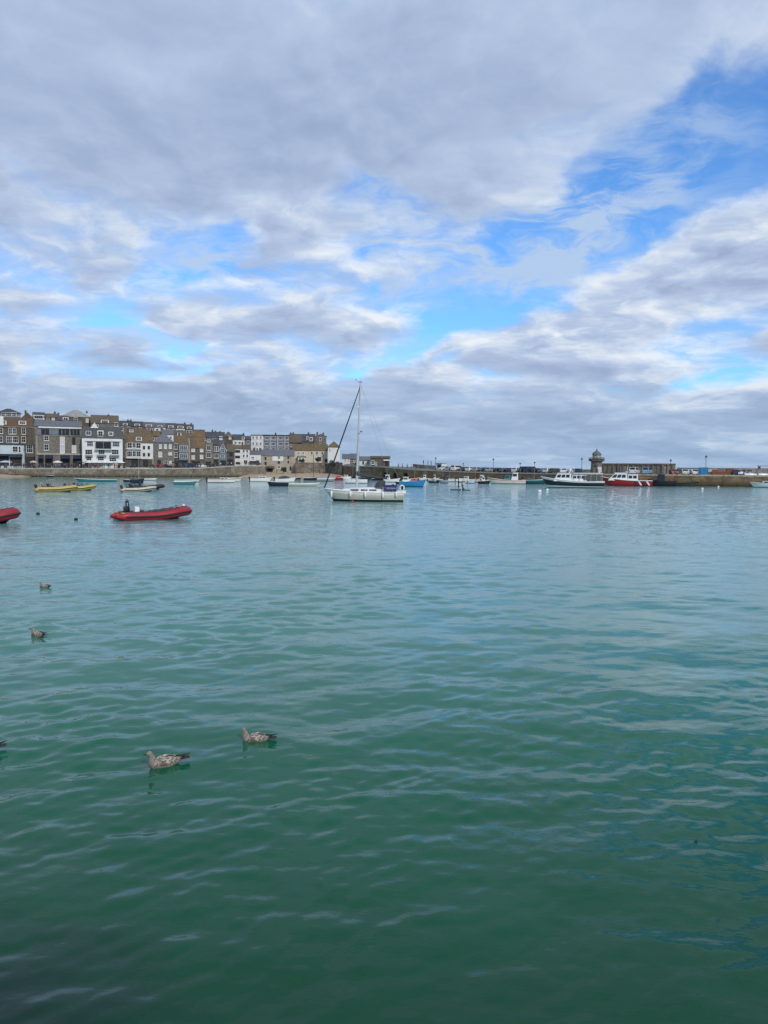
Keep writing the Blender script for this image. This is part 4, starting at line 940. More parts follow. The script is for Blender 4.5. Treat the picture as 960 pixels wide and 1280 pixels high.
def skiff(label, x0, x1, yw, bow, col, fb=.55, Bf=.30, sheer=.35, stripe=None, boot='navy', deck='deck_grey', drop=.25, yaw=0, name='motor_boat', cat='boat', group=None, cab=None, eng=None, cover=None, ms=None, thw=0, fine=2.2, stern=.8, rail='white_paint'):
    root, L = place(name, label, cat, x0, x1, yw, bow, yaw, group); B = min(max(1.1, L * Bf), 4.2)
    secs = hull_sections(L, B, fb, sheer, .3, L * .10, fine, stern)
    hull_obj(root, secs, [col, boot, stripe or col], drop, deck, rail)
    if cab:
        a, c_, h, m_ = cab[:4]; z0 = fb - drop + .02 + sheer * max(0, a - .1) * .3
        cabin(root, -L / 2 + a * L, -L / 2 + c_ * L, B * .62, z0, h, m_, wins=cab[4] if len(cab) > 4 else 2)
    if eng: outboard(root, -L / 2 - .18, fb - .1, eng)
    if cover:
        a, c_, h, m_ = cover; k0 = int(a * 22); k1 = int(c_ * 22); b = MB(); rg = []
        for i in range(k0, k1 + 1):
            x, y, z = secs[i][0]; e = max(0.0, math.sin(math.pi * (i - k0) / max(1, k1 - k0))) ** .5
            rg.append([(x, y * 1.01, z - .02), (x, y * .55, z + h * .7 * e), (x, 0, z + h * e), (x, -y * .55, z + h * .7 * e), (x, -y * 1.01, z - .02)])
        b.loft(rg, 0, True, False); b.obj('boat_cover', m_, root, 50)
    if ms: mast(root, -L / 2 + ms[0] * L, fb - drop, ms[1], ms[2] if len(ms) > 2 else .05, ms[3] if len(ms) > 3 else 'alloy_mast', .9)
    for k in range(thw):
        i = int(22 * (.2 + .6 * k / max(1, thw - 1))); x, y, z = secs[i][0]; b = MB(); b.box((x, 0, z - .14), (.26, y * 1.9, .05)); b.obj('thwart', 'wood', root)
    return root, L, B

def rib(label, x0, x1, yw, bow, tube_m, yaw=0, r=.25, Bf=.38, group=None, hull_m='black', console=True, eng_m='black', seats=2, patch=None, rise=.30, tr=-.42, esc=.8, pads=False):
    root, L = place('inflatable_boat', label, 'inflatable boat', x0, x1, yw, bow, yaw, group); B = L * Bf
    path, rad = [], []; N = 14
    def z_at(x): return r * .78 + rise * smooth01((x / L + .05) / .55)
    side = []
    for i in range(N):
        t = i / (N - 1); x = -L / 2 + (L * .62) * t; side.append((x, B / 2 - r, z_at(x)))
    cx = L * .12; a = L * .38 - r
    for i in range(1, 10):
        th = math.pi / 2 * i / 9; side.append((cx + a * math.sin(th), (B / 2 - r) * math.cos(th) ** .75 if i < 9 else 0.0, z_at(cx + a * math.sin(th))))
    full = side + [(x, -y, z) for x, y, z in side[-2::-1]]
    for x, y, z in full:
        t = (x + L / 2) / L; rad.append(r * (min(1, .22 + t * 8.5)))
    b = MB(); b.tube([(x, y, z) for x, y, z in full], rad, 14)
    tb = b.obj('tube', tube_m, root, 60)
    s = MB(); outp = []
    for i, (x, y, z) in enumerate(full):
        p = Vector(full[max(0, i - 1)]); q = Vector(full[min(len(full) - 1, i + 1)]); d = (q - p).normalized(); nn = Vector((d.y, -d.x, 0)).normalized() * -1
        if nn.dot(Vector((x + L * .1, y, 0))) < 0: nn = -nn
        outp.append(Vector((x, y, z)) + nn * rad[i] * .98)
    s.tube(outp[2:-2], .07, 6); s.obj('rubbing_strake', 'rubber', tb)
    rp = MB(); hi = [Vector((x, y * .96, z + rad[i] * .96)) for i, (x, y, z) in enumerate(full)]
    for i in range(3, len(hi) - 4, 2): rp.tube([hi[i], (hi[i] + hi[min(i + 2, len(hi) - 1)]) / 2 + Vector((0, 0, .05)), hi[min(i + 2, len(hi) - 1)]], .014, 4, caps=False)
    rp.obj('grab_rope', 'black', tb)
    secs = hull_sections(L * .93, B - 2.0 * r + .12, r * .9, rise * 1.1, .25, L * .16, 2.0, .95)
    hl = MB(); n = len(secs[0]); ks = []
    for sc in secs: ks.append(hl.add([(x + .02 * L, y, z) for x, y, z in sc] + [(x + .02 * L, -y, z) for x, y, z in sc[-2::-1]]))
    for i in range(len(secs) - 1):
        for j in range(2 * n - 2): hl.face((ks[i] + j, ks[i] + j + 1, ks[i + 1] + j + 1, ks[i + 1] + j))
    hl.face([ks[0] + j for j in range(2 * n - 1)]); hl.obj('hull', hull_m, root, 50)
    fl = MB(); k = fl.add([(-L * .42, B / 2 - r, r * .7), (L * .2, B / 2 - r, r * .8), (L * .38, 0, r + rise * .6), (L * .2, -B / 2 + r, r * .8), (-L * .42, -B / 2 + r, r * .7)]); fl.face(range(k, k + 5)); fl.obj('floor', 'rubber', root)
    tm = MB(); tm.box((L * tr, 0, r * 1.15), (.07, B - 2 * r, r * 1.3)); tm.obj('transom', 'black', root)
    outboard(root, L * tr - .2, r * 1.6, esc, eng_m)
    if console:
        c = MB(); c.box((-L * .18, 0, r + .38), (.42, .6, .75), taper=(.7, .85)); co = c.obj('console', 'rubber', root)
        w_ = MB(); w_.box((-L * .18 + .1, 0, r + .88), (.03, .5, .26)); w_.obj('windscreen', 'glass_blue', co)
        sw_ = MB(); sw_.tube([(-L * .18 - .22, .18 * math.cos(t), r + .72 + .18 * math.sin(t)) for t in np.linspace(0, 6.283, 13)], .015, 4, caps=False); sw_.obj('steering_wheel', 'black', co)
    for k in range(seats):
        x = -L * .30 + k * .75 if not console else -L * .28 + (k if k < 1 else k + .6) * .72
        c = MB(); c.box((x, 0, r + .22), (.5, .42, .42), taper=(.9, .85)); se = c.obj('seat', 'charcoal_canvas', root)
        d = MB(); d.box((x - .24, 0, r + .58), (.09, .4, .36)); d.obj('backrest', 'charcoal_canvas', se)
    if pads:
        for sg in (1, -1):
            pt = MB(); rg = []
            for x, y, z in full[2:N + 3]:
                rg.append([(x, sg * (y + r * 1.012 * math.cos(a_)), z + r * 1.012 * math.sin(a_)) for a_ in np.linspace(1.15, 2.9, 8)])
            pt.loft(rg, 0, False, False); pt.obj('deck_pad', 'charcoal_canvas', tb, 60)
    if patch:
        for sy in (-1, 1):
            p = MB(); p.box((-L * .40, sy * (B / 2 - r), z_at(-L * .4) + r * .84), (.5, .26, .05)); p.obj('patch', patch, tb)
    return root, L, B

# red inflatable in front of the town: the nearest boat
r1, L, B = rib('red inflatable boat with dark floor and outboard, moored in open water left of the yacht', 143.5, 239, 648.8, 'R', 'tube_red', yaw=20, r=.33, Bf=.37, console=False, seats=0, patch='yellow', rise=.30, tr=-.30, esc=.7, pads=True)
b = MB(); b.box((-L * .12, 0, .66), (.30, 1.0, .10)); b.obj('seat', 'grey_canvas', r1)
b = MB(); b.tube([(-L * .31, .30, .4), (-L * .33, .26, 1.25), (-L * .33, -.26, 1.25), (-L * .31, -.30, .4)], .045, 6); b.tube([(-L * .33, 0, 1.25), (-L * .33, 0, 1.5)], .03, 5); b.box((-L * .33, 0, 1.3), (.14, .3, .14)); b.obj('light_frame', 'black', r1)
b = MB(); b.box((-L * .22, -.1, .68), (.36, .42, .5), taper=(.8, .8)); b.obj('fuel_tank', 'white_paint', r1)
b = MB(); b.tube([(L * .27, -.1, .78), (L * .27, -.1, .95), (L * .30, .1, .95), (L * .30, .1, .78)], .025, 5); b.obj('bow_handle', 'steel', r1)
b = MB(); b.box((L * .33, 0, .93), (.34, .26, .16)); b.obj('bow_step', 'grey_canvas', r1)
b = MB(); b.box((L * .40, 0, .98), (.16, .12, .14)); b.obj('mooring_cleat', 'white_paint', r1)
b = MB(); b.tube([(L * .5 - .1, 0, .45), (L * .5 + .18, .02, .2), (L * .5 + .4, .04, -.1)], .018, 5); b.obj('mooring_rope', 'grey_paint', r1)
rib('red inflatable boat cut off by the left edge with only its bow showing', -74, 23, 654.5, 'R', 'tube_red', yaw=12, r=.36, Bf=.36, rise=.36)
YG = 'yellow inflatable boats moored off the wharf'
y1, L, B = rib('yellow inflatable boat with black strake, nearer and left of the yellow pair', 42.5, 97, 614.5, 'R', 'tube_yellow', yaw=5, r=.40, Bf=.38, group=YG, seats=2)
b = MB(); b.box((-L * .33, .1, .95), (.5, .5, .8), taper=(.6, .7)); b.obj('engine_cover', 'grey_canvas', y1)
y2, L, B = rib('yellow inflatable boat with rows of dark seats, right of the yellow pair', 80, 120, 612.8, 'R', 'tube_yellow', yaw=6, r=.38, Bf=.38, group=YG, seats=4)
rib('cream tubed inflatable boat with dark console moored against a black one', 150, 196, 614.3, 'R', 'tube_cream', yaw=8, r=.31, Bf=.38, seats=1)
rib('black inflatable boat lying just behind the cream inflatable', 160, 206, 611.6, 'R', 'tube_black', yaw=8, r=.31, Bf=.38, seats=1)

# boats off the wharf and the beach
skiff('long teal rowing gig moored below the white restaurant', 93, 146, 601.8, 'L', 'teal', .5, .17, .28, 'dark_teal', 'dark_teal', 'teal', .2, name='rowing_gig', cat='rowing boat', thw=6, fine=2.6, stern=.35, rail='white_paint')
skiff('small black open boat left of the navy boat with the bare mast', 153.5, 165, 602.2, 'L', 'black', .5, .34, .2, group=TG, eng=.7)
skiff('dark navy boat with a tall bare mast below the stone house', 162.5, 180.5, 603.8, 'R', 'navy', .75, .3, .35, group=TG, ms=(.6, 5.2), rail='dark_timber')
skiff('low white dinghy behind the navy masted boat', 179.5, 196, 600.2, 'R', 'gelcoat_white', .4, .3, .15, group=TG)
skiff('teal rowing gig moored left of the white motorboat', 216, 246.5, 605.4, 'R', 'teal', .55, .2, .22, 'dark_teal', 'dark_teal', 'grey_canvas', .1, name='rowing_gig', cat='rowing boat', thw=4, fine=2.4, stern=.4)
skiff('slim white rowing gig just behind the teal one', 218, 250, 602.6, 'R', 'gelcoat_white', .5, .18, .22, 'teal', 'teal', 'teal', .15, name='rowing_gig', cat='rowing boat', thw=4, fine=2.4, stern=.4)
skiff('khaki and white motorboat behind the bow of the white speedboat', 277, 302, 602.0, 'R', 'gelcoat', .75, .3, .45, 'khaki', 'khaki', group=TG, eng=.8, cover=(.25, .8, .35, 'khaki'))
skiff('white speedboat with black outboard and pink stripe below the grey terrace', 260, 296, 603.2, 'R', 'gelcoat_white', .8, .3, .4, 'pink', 'black', group=TG, eng=1.1, cab=(.42, .72, .55, 'gelcoat_white', 2))
skiff('white cuddy speedboat with dark engine moored in front of the white cottage', 313.5, 339, 602.0, 'R', 'gelcoat_white', .8, .3, .4, None, 'grey_paint', group=TG, eng=1.0, cab=(.4, .75, .75, 'gelcoat_white', 2))
skiff('white sports boat with black canopy in front of the stone net loft', 344.5, 369, 602.4, 'R', 'gelcoat_white', .8, .3, .4, None, 'grey_paint', group=TG, eng=1.0, cover=(.15, .75, .8, 'charcoal_canvas'))
skiff('dark navy open boat nearest the beach boats, left of the pale dinghy', 334, 360.5, 607.6, 'L', 'navy', .85, .3, .12, 'black', 'navy', 'dark_timber', .25, group=TG, rail='white_paint', stern=.95)
skiff('long pale grey dinghy lying right of the dark navy open boat', 360.8, 399, 607.6, 'R', 'gelcoat_beige', .55, .22, .15, 'gelcoat_white', 'khaki', 'grey_canvas', .06, group=TG, thw=3, rail='gelcoat_white')
skiff('small dark hulled boat under a thin mast right of the net loft', 363, 376, 599.2, 'R', 'navy', .5, .3, .25, group=TG, ms=(.5, 6.8, .06, 'dark_timber'))
skiff('navy blue boat with black mast moored before the beach wall', 380, 397, 600.2, 'R', 'navy', .7, .3, .3, group=TG, ms=(.68, 8.2, .09, 'dark_timber'))
skiff('grey covered boat moored left of the red boat', 397, 418.5, 601.5, 'R', 'grey_canvas', .8, .3, .25, 'gelcoat_white', 'navy', group=TG, cover=(.1, .9, .5, 'grey_canvas'))
skiff('bright red boat moored just left of the yacht mast', 417.5, 429, 600.2, 'L', 'red_paint', .85, .34, .3, group=TG, cover=(.2, .9, .5, 'red_paint'))
skiff('small white cabin boat behind the red boat', 426.5, 438, 598.8, 'R', 'gelcoat_white', .7, .32, .3, group=TG, cab=(.35, .75, .9, 'gelcoat_white', 1))
skiff('white boat with navy stripe moored directly behind the yacht mast', 429.5, 458, 604.0, 'L', 'gelcoat_white', .95, .3, .3, None, 'navy', group=TG, eng=.9, cover=(.3, .7, .3, 'grey_canvas'))
skiff('dark open boat on the water below the pier arches', 466, 486, 600.4, 'R', 'black', .55, .3, .3, group=PG)
skiff('small white wheelhouse boat between the dark boat and the blue boat', 480.5, 499, 602.6, 'R', 'gelcoat_white', .75, .32, .4, 'gelcoat_white', 'navy', group=PG, cab=(.12, .42, 1.5, 'gelcoat_white', 1))
bb_, L, B = skiff('bright blue fishing boat with raised bow right of the yacht', 500, 531, 608.3, 'R', 'blue_paint', .95, .33, .65, None, 'navy', group=None, cover=(.02, .72, .28, 'blue_paint'), rail='blue_paint', name='fishing_boat', cat='fishing boat')
cabin(bb_, -L * .34, -L * .12, B * .6, 1.05, .95, 'gelcoat_white', wins=1)
skiff('small black tender tucked behind the blue fishing boat', 494, 506, 605, 'L', 'black', .5, .36, .2, group=PG)

# boats under the pier
for a in [('tiny white wheelhouse boat right of the blue fishing boat', 524, 535.5, 599.6, 'L', 'gelcoat_white', dict(cab=(.3, .6, 1.3, 'gelcoat_white', 1))),
          ('low cream boat with upright white locker under the pier', 535, 548, 601.2, 'R', 'gelcoat', dict(cab=(.55, .75, 1.4, 'gelcoat', 1))),
          ('white skiff with dark outboard in front of the cream boat', 543, 557, 602.2, 'L', 'gelcoat_white', dict(eng=1.1)),
          ('small dark blue cabin boat under the white kiosk', 555, 567, 600.3, 'R', 'navy', dict(cab=(.3, .65, 1.1, 'grey_paint', 1))),
          ('long low white skiff left of the paddle board', 561, 577, 602.0, 'R', 'gelcoat_white', dict(eng=.8)),
          ('white and grey cuddy boat behind the paddle board', 575, 591, 601.6, 'L', 'gelcoat_white', dict(cab=(.35, .7, 1.0, 'gelcoat_white', 1))),
          ('grey open boat right of the paddle board', 588, 600, 602.4, 'R', 'grey_canvas', dict()),
          ('pink and white cabin boat with crew left of the navy boat', 594.5, 608, 602.8, 'L', 'gelcoat_white', dict(stripe='pink', cab=(.3, .65, 1.6, 'gelcoat_white', 1))),
          ('white speedboat with navy stripes below the tall lamp post', 603, 615.5, 603.2, 'R', 'gelcoat_white', dict(stripe='navy', eng=.9)),
          ('small white dinghy with low sides beside the small white wheelhouse boat', 503, 513, 603.0, 'R', 'gelcoat_white', dict(eng=.8)),
          ('orange hulled dinghy nearest the pier arches', 513, 522, 601.2, 'R', 'orange', dict()),
          ('dark green skiff tied outside the low cream boat', 536, 549, 603.6, 'R', 'dark_teal', dict(eng=.8)),
          ('grey hulled boat with dark wheelhouse between paddle board and kiosk', 549, 560, 603.8, 'L', 'grey_canvas', dict(cab=(.3, .6, 1.2, 'charcoal_canvas', 1))),
          ('pale blue dinghy lying in front of the grey open boat', 582, 593, 604.0, 'R', 'pale_blue_render', dict()),
          ('black hulled workboat with white cabin just left of the cream fishing boat', 598, 612, 604.6, 'R', 'black', dict(cab=(.35, .6, 1.4, 'gelcoat_white', 1))),
          ('dark blue rowing dinghy left of the cream fishing boat', 611, 622, 603.0, 'R', 'navy', dict())]:
    lab, x0, x1, yw, bw, cl, kw = a; o_, L, B = skiff(lab, x0, x1, yw, bw, cl, .7, .32, .3, group=PG, **kw)
    rg_ = random.Random(x0)
    for k in range(3):
        b = MB(); s_ = rg_.uniform(.3, .5); b.box((L * rg_.uniform(-.38, .2), B * rg_.uniform(-.22, .22), .5 + s_ / 2), (s_ * 1.4, s_, s_), rg_.uniform(0, 3)); b.obj('gear_box', rg_.choice(['orange', 'blue_paint', 'red_paint', 'black', 'grey_canvas', 'yellow']), o_)
    if rg_.random() < .6: mast(o_, L * rg_.uniform(-.2, .1), .5, rg_.uniform(2.6, 4.4), .045, 'alloy_mast', .5)
    b = MB(); b.ball((L * rg_.uniform(-.3, .1), -B * .52, .5), .2, 8, 6, sc=(1, 1, 1.3)); b.obj('fender', rg_.choice(['orange', 'pink', 'navy']), o_)
fb_, L, B = skiff('cream fishing boat with white wheelhouse and teal shelter', 612.5, 653, 604.6, 'L', 'gelcoat', .95, .3, .7, 'pink', 'khaki', name='fishing_boat', cat='fishing boat', ms=(.3, 4.0))
cabin(fb_, -L * .30, -L * .12, B * .5, 1.0, 2.0, 'gelcoat_white', wins=1); cabin(fb_, -L * .10, L * .06, B * .55, 1.0, 1.2, 'teal', wins=1, name='shelter')
skiff('dark blue workboat with white gear between cream and teal boats', 648, 661, 604.2, 'R', 'navy', .8, .34, .35, group=PG, cab=(.3, .55, 1.2, 'navy', 1))
skiff('dark teal fishing boat with small mast left of the navy tour boat', 655, 680, 604.8, 'R', 'dark_teal', 1.0, .32, .4, 'teal', 'black', name='fishing_boat', cat='fishing boat', ms=(.5, 3.6), cover=(.2, .5, .5, 'dark_teal'))

# large navy and white tour boat
tb_, L = place('tour_boat', 'large white and navy tour boat with covered after deck, left of the red boat', 'tour boat', 681.5, 747.5, 609.3, 'L', 4)
B = 4.0; secs = hull_sections(L, B, 1.35, 1.0, .5, L * .13, 2.3, .9, f1=.80, f2=.22); hull_obj(tb_, secs, ['navy', 'gelcoat_white', 'gelcoat_white', 'navy'], .1, 'gelcoat_white', 'gelcoat_white', .09)
cabin(tb_, L * .02, L * .30, 2.9, 1.38, 1.75, 'gelcoat_white', .55, 3, name='wheelhouse', wz=(.46, .84))
cabin(tb_, -L * .22, L * .02, 2.7, 1.36, 1.45, 'gelcoat_white', .1, 3, wz=(.45, .85))
b = MB(); b.box((-L * .24, 0, 3.18), (L * .46, 3.2, .14)); b.obj('canopy', 'gelcoat_white', tb_)
for k in range(6):
    for sy in (-1, 1): b = MB(); b.tube([(-L * .46 + k * L * .088, sy * 1.5, 1.2), (-L * .46 + k * L * .088, sy * 1.5, 3.12)], .05, 5); b.obj('canopy_post', 'steel', tb_)
b = MB(); b.box((-L * .30, 0, 2.2), (L * .26, 2.9, .9)); b.obj('side_screen', mat('tinted_vinyl', (.10, .10, .085), .2), tb_)
b = MB(); b.tube([(L * .05, -1.1, 3.1), (L * .03, -.8, 3.75), (L * .03, .8, 3.75), (L * .05, 1.1, 3.1)], .06, 6); b.ball((L * .03, 0, 3.95), .28, 10, 6); b.obj('radar_arch', 'gelcoat_white', tb_)
b = MB(); b.tube([(-L * .0, 0, 3.2), (-.2, 0, 4.6)], .035, 5); b.obj('aerial', 'white_paint', tb_)
b = MB(); b.box((-L * .495, 0, 1.0), (.25, 2.2, .7)); b.obj('stern_ladder', 'red_paint', tb_)
# red lifeboat
lb_, L = place('lifeboat', 'red and white lifeboat with diagonal stern stripes moored at the pier', 'lifeboat', 757, 807.5, 607.4, 'L', 3)
B = 3.6; secs = hull_sections(L, B, 1.35, .95, .5, L * .14, 2.2, .92); hull_obj(lb_, secs, ['red_paint', 'red_paint', 'red_paint'], .05, 'gelcoat_white', 'gelcoat_white', .08)
cabin(lb_, -L * .02, L * .36, 2.7, 1.36, 1.9, 'gelcoat_white', .95, 3, name='wheelhouse', wz=(.36, .78)); cabin(lb_, -L * .22, -L * .02, 2.6, 1.34, 1.6, 'gelcoat_white', .1, 2, wz=(.35, .8))
for k in range(4):
    for sy in (-1, 1):
        x = -L * .45 + k * .95; yy = sy * (B / 2 * .99 + .02)
        b = MB(); b.prism([(x, yy, .25), (x + .42, yy, .25), (x + 1.0, yy, 1.22), (x + .58, yy, 1.22)], (0, sy * .03, 0)); b.obj('stripe', 'white_paint' if k % 2 == 0 else 'navy', lb_)
b = MB(); b.tube([(0, 0, 3.2), (-.3, 0, 4.9)], .05, 5); b.box((-.1, 0, 3.5), (.7, 1.2, .12)); b.obj('radar_mast', 'gelcoat_white', lb_)
for k in range(5): 
    b = MB(); b.tube([(-L * .24 - k * .55, -1.55, 1.3), (-L * .24 - k * .55, -1.55, 2.2)], .03, 5); b.obj('rail_post', 'orange', lb_)
b = MB(); b.tube([(-L * .22, -1.55, 2.2), (-L * .46, -1.55, 2.2)], .03, 5); b.tube([(-L * .46, -1.55, 2.2), (-L * .46, 1.55, 2.2)], .03, 5); b.obj('hand_rail', 'orange', lb_)
# dark boats at the pier
kb, L, B = skiff('black fishing boat with blue covered wheelhouse right of the lifeboat', 813, 841, 607.6, 'L', 'black', 1.3, .33, .5, 'navy', 'black', 'dark_timber', .2, name='fishing_boat', cat='fishing boat', ms=(.3, 5.0), rail='dark_timber')
cabin(kb, -L * .1, L * .2, B * .5, 1.2, 1.7, 'navy', wins=1); b = MB(); b.ball((-L * .02, -1.2, 2.3), .38); b.obj('buoy', 'white_paint', kb)
b = MB(); b.box((-L * .28, 0, 1.6), (1.0, 1.2, .8)); b.obj('net_bin', 'rust', kb)
skiff('long low dark brown barge moored against the pier wall', 838, 868.5, 606.9, 'R', 'dark_timber', .75, .2, .45, 'black', 'black', 'dark_timber', .15, name='barge', cat='barge', rail='dark_timber', stern=.9)
skiff('white cabin cruiser cut off by the right edge of the view', 945, 985, 609.4, 'L', 'gelcoat_white', .9, .28, .4, None, 'navy', name='cabin_cruiser', cat='boat', cab=(.35, .72, .8, 'gelcoat_white', 2))
skiff('dark skiff stranded on the sand below the harbour wall', 57.5, 67.5, 596.2, 'L', 'black', .5, .34, .25, group=TG)

# the yacht
yr, L = place('sailing_yacht', 'white sailing yacht with bare mast moored in the middle of the harbour', 'yacht', 404.5, 503.5, 626.3, 'L', -2)
B = 3.1; secs = hull_sections(L, B, 1.04, .42, .45, L * .125, 2.1, .78, 28, f2=.19)
hull_obj(yr, secs, ['gelcoat_beige', 'black', 'gelcoat', 'black'], .03, 'gelcoat_white', 'gelcoat_white', .05)
def sx(px): return L / 2 - (px - 404.5) / 99 * L                      # bow at the left
b = MB(); rg = []
for px, w_, h in ((424, .5, .05), (430, 1.2, .26), (440, 1.7, .36), (455, 1.9, .42), (466, 1.9, .46), (479, 1.85, .46)):
    x = sx(px); z = 1.12; rg.append([(x, -w_ / 2, z - .05), (x, -w_ / 2 * .88, z + h), (x, 0, z + h + .07), (x, w_ / 2 * .88, z + h), (x, w_ / 2, z - .05)])
b.loft(rg, 0, True, False); b.obj('coachroof', 'gelcoat_white', yr, 35)
for x0, x1 in ((438, 448), (451, 459), (461, 470)):
    for s_ in (-1, 1): b = MB(); b.box(((sx(x0) + sx(x1)) / 2, s_ * .925, 1.32), (abs(sx(x1) - sx(x0)), .06, .15)); b.obj('window', 'glass', yr)
b = MB(); x = sx(492); b.box((x, 0, 1.12), (2.6, 2.1, .34)); b.obj('cockpit_coaming', 'gelcoat_white', yr)
b = MB(); rg = []
for px, h, w_ in ((466.5, .05, 1.6), (469, .55, 1.75), (473, .88, 1.85), (477, .93, 1.9), (480.5, .86, 1.95)):
    x = sx(px); rg.append([(x, -w_ / 2, 1.5), (x, -w_ / 2 * .92, 1.5 + h * .75), (x, -w_ * .3, 1.5 + h), (x, 0, 1.5 + h * 1.05), (x, w_ * .3, 1.5 + h), (x, w_ / 2 * .92, 1.5 + h * .75), (x, w_ / 2, 1.5)])
b.loft(rg, 0, False, False); b.obj('spray_hood', 'charcoal_canvas', yr, 50)
for s_ in (-1, 1):
    b = MB(); b.box(((sx(479) + sx(494.5)) / 2, s_ * 1.24, 1.54), (abs(sx(495.5) - sx(478.5)), .05, .68)); d = b.obj('dodger', 'indigo_canvas', yr)
    for k in range(11):
        c = MB(); xx = sx(482.5) - k * .092; hh = (.11, .09, .11, .08, .11, .10)[k % 6]; c.box((xx, s_ * 1.272, 1.55), (.03, .012, hh)); c.box((xx - .03, s_ * 1.272, 1.55 + (.04 if k % 2 else -.04)), (.04, .011, .022)); c.obj('lettering', 'white_paint', d)
mx = sx(445)
def mtop(h): return Vector((mx - .032 * (h - 1.2), 0, h))
b = MB(); b.tube([mtop(1.2), mtop(7), mtop(13.75)], [.105, .095, .075], 8, flat=1.35); ma = b.obj('mast', 'alloy_mast', yr)
for h, w_ in ((7.9, .95), (5.85, .0)):
    if w_:
        b = MB(); b.tube([mtop(h) + Vector((-.15, -w_, .06)), mtop(h), mtop(h) + Vector((-.15, w_, .06))], .035, 6); b.obj('spreader', 'alloy_mast', ma)
b = MB(); b.ball(mtop(10.9) + Vector((.18, 0, 0)), .12, 8, 6, sc=(1, 1, 1.3)); b.obj('radar_reflector', 'white_paint', ma)
b = MB(); b.box(mtop(13.8), (.42, .12, .1)); b.tube([mtop(13.8) + Vector((.2, 0, 0)), mtop(14.0) + Vector((.55, 0, .05))], .02, 4); b.ball(mtop(14.05) + Vector((.55, 0, .05)), .07, 6, 4); b.tube([mtop(13.8), mtop(14.2)], .012, 4); b.obj('masthead_gear', 'grey_paint', ma)
b = MB(); b.ball(mtop(8.05) + Vector((-.3, .3, 0)), .1, 6, 4, sc=(1.8, 1, .7)); b.obj('radar_dome', 'charcoal_canvas', ma)
bow = Vector((L / 2 - .12, 0, 1.5)); 
b = MB(); b.tube([bow, bow.lerp(mtop(13.3), .04), bow.lerp(mtop(13.3), .5), bow.lerp(mtop(13.3), .96), mtop(13.3) + Vector((.1, 0, 0))], [.05, .085, .075, .05, .02], 8); b.obj('furled_sail', 'navy_canvas', yr)
b = MB(); b.ball(bow + Vector((-.0, 0, .12)), .13, 8, 6, sc=(1, 1, .8)); b.obj('furling_drum', 'black', yr)
b = MB(); e = Vector((sx(485), 0, 2.62)); st_ = Vector((mx - .1, 0, 2.85)); b.tube([st_, e], .07, 8); bo = b.obj('boom', 'alloy_mast', yr)
b = MB(); b.tube([st_ + Vector((.32, 0, .55)), st_ + Vector((.05, 0, .42)), st_ + Vector((-.6, 0, .12)), st_.lerp(e, .5) + Vector((0, 0, .08)), e + Vector((.2, 0, .03))], [.10, .26, .22, .17, .10], 8); b.obj('sail_cover', 'charcoal_canvas', bo, 50)
rig = MB(); st2 = Vector((-L / 2 + .1, 0, 1.25))
for a_, c_ in ((mtop(13.6), st2), (mtop(13.4), Vector((mx, 1.42, 1.15))), (mtop(13.4), Vector((mx, -1.42, 1.15))), (mtop(7.9), Vector((mx - .4, 1.42, 1.15))), (mtop(7.9), Vector((mx - .4, -1.42, 1.15))), (mtop(7.6), Vector((mx + .7, .0, 1.5))), (mtop(13.5), e)): rig.tube([a_, c_], .011, 4, caps=False)
rig.obj('rigging', 'steel', yr)
rl = MB()
for s_ in (-1, 1):
    pth = []
    for i in range(1, 28, 3):
        x, y, z = secs[i][0]; p = Vector((x, s_ * (y - .06), z)); rl.tube([p, p + Vector((0, 0, .6))], .014, 4); pth.append(p + Vector((0, 0, .6)))
    rl.tube(pth, .009, 4, caps=False); rl.tube([p - Vector((0, 0, .28)) for p in pth], .008, 4, caps=False)
x, y, z = secs[26][0]; rl.tube([(x, y, z + .6), (L / 2 - .15, .1, z + .72), (L / 2 - .02, 0, z + .72), (L / 2 - .15, -.1, z + .72), (x, -y, z + .6)], .02, 5)
rl.tube([(L / 2 - .2, 0, z), (L / 2 - .04, 0, z + .72)], .02, 5); x, y, z = secs[1][0]; rl.tube([(x + .6, y, z + .6), (x - .1, y, z + .66), (x - .1, -y, z + .66), (x + .6, -y, z + .6)], .02, 5)
rl.obj('guard_rail', 'steel', yr)
for px, l_ in ((415, .62), (438.5, .5), (456.5, .55), (477.8, .62), (494, .5)):
    x = sx(px); i = min(28, max(0, round((x + L / 2) / L * 28))); y = secs[i][0][1]
    b = MB(); yy = y + .13; b.tube([(x, yy, 1.18), (x, yy, 1.1), (x, yy, 1.1 - l_ + .05), (x, yy, 1.05 - l_)], [.04, .12, .12, .04], 8); b.tube([(x, y + .02, 1.75), (x, yy, 1.15)], .012, 3); f1 = b.obj('fender', 'white_paint', yr, 50); f1.scale = (1, 1, 1)
b = MB(); b.tube([(-L / 2 + .25 + .24 * math.cos(t), 1.16, 1.62 + .28 * math.sin(t)) for t in np.linspace(-.9, 4.0, 16)], .075, 6); b.obj('horseshoe_buoy', 'white_paint', yr)
b = MB(); b.box((-L / 2 + .25, .9, 1.62), (.3, .25, .5)); outb = b.obj('stern_outboard', 'black', yr)
b = MB(); b.box((sx(490), .2, 1.75), (.5, .5, .5), taper=(.6, .7)); b.obj('binnacle', 'black', yr)
b = MB(); b.box((sx(497), 0, .62), (.08, .5, .8)); b.obj('rudder_stock', 'gelcoat_beige', yr)

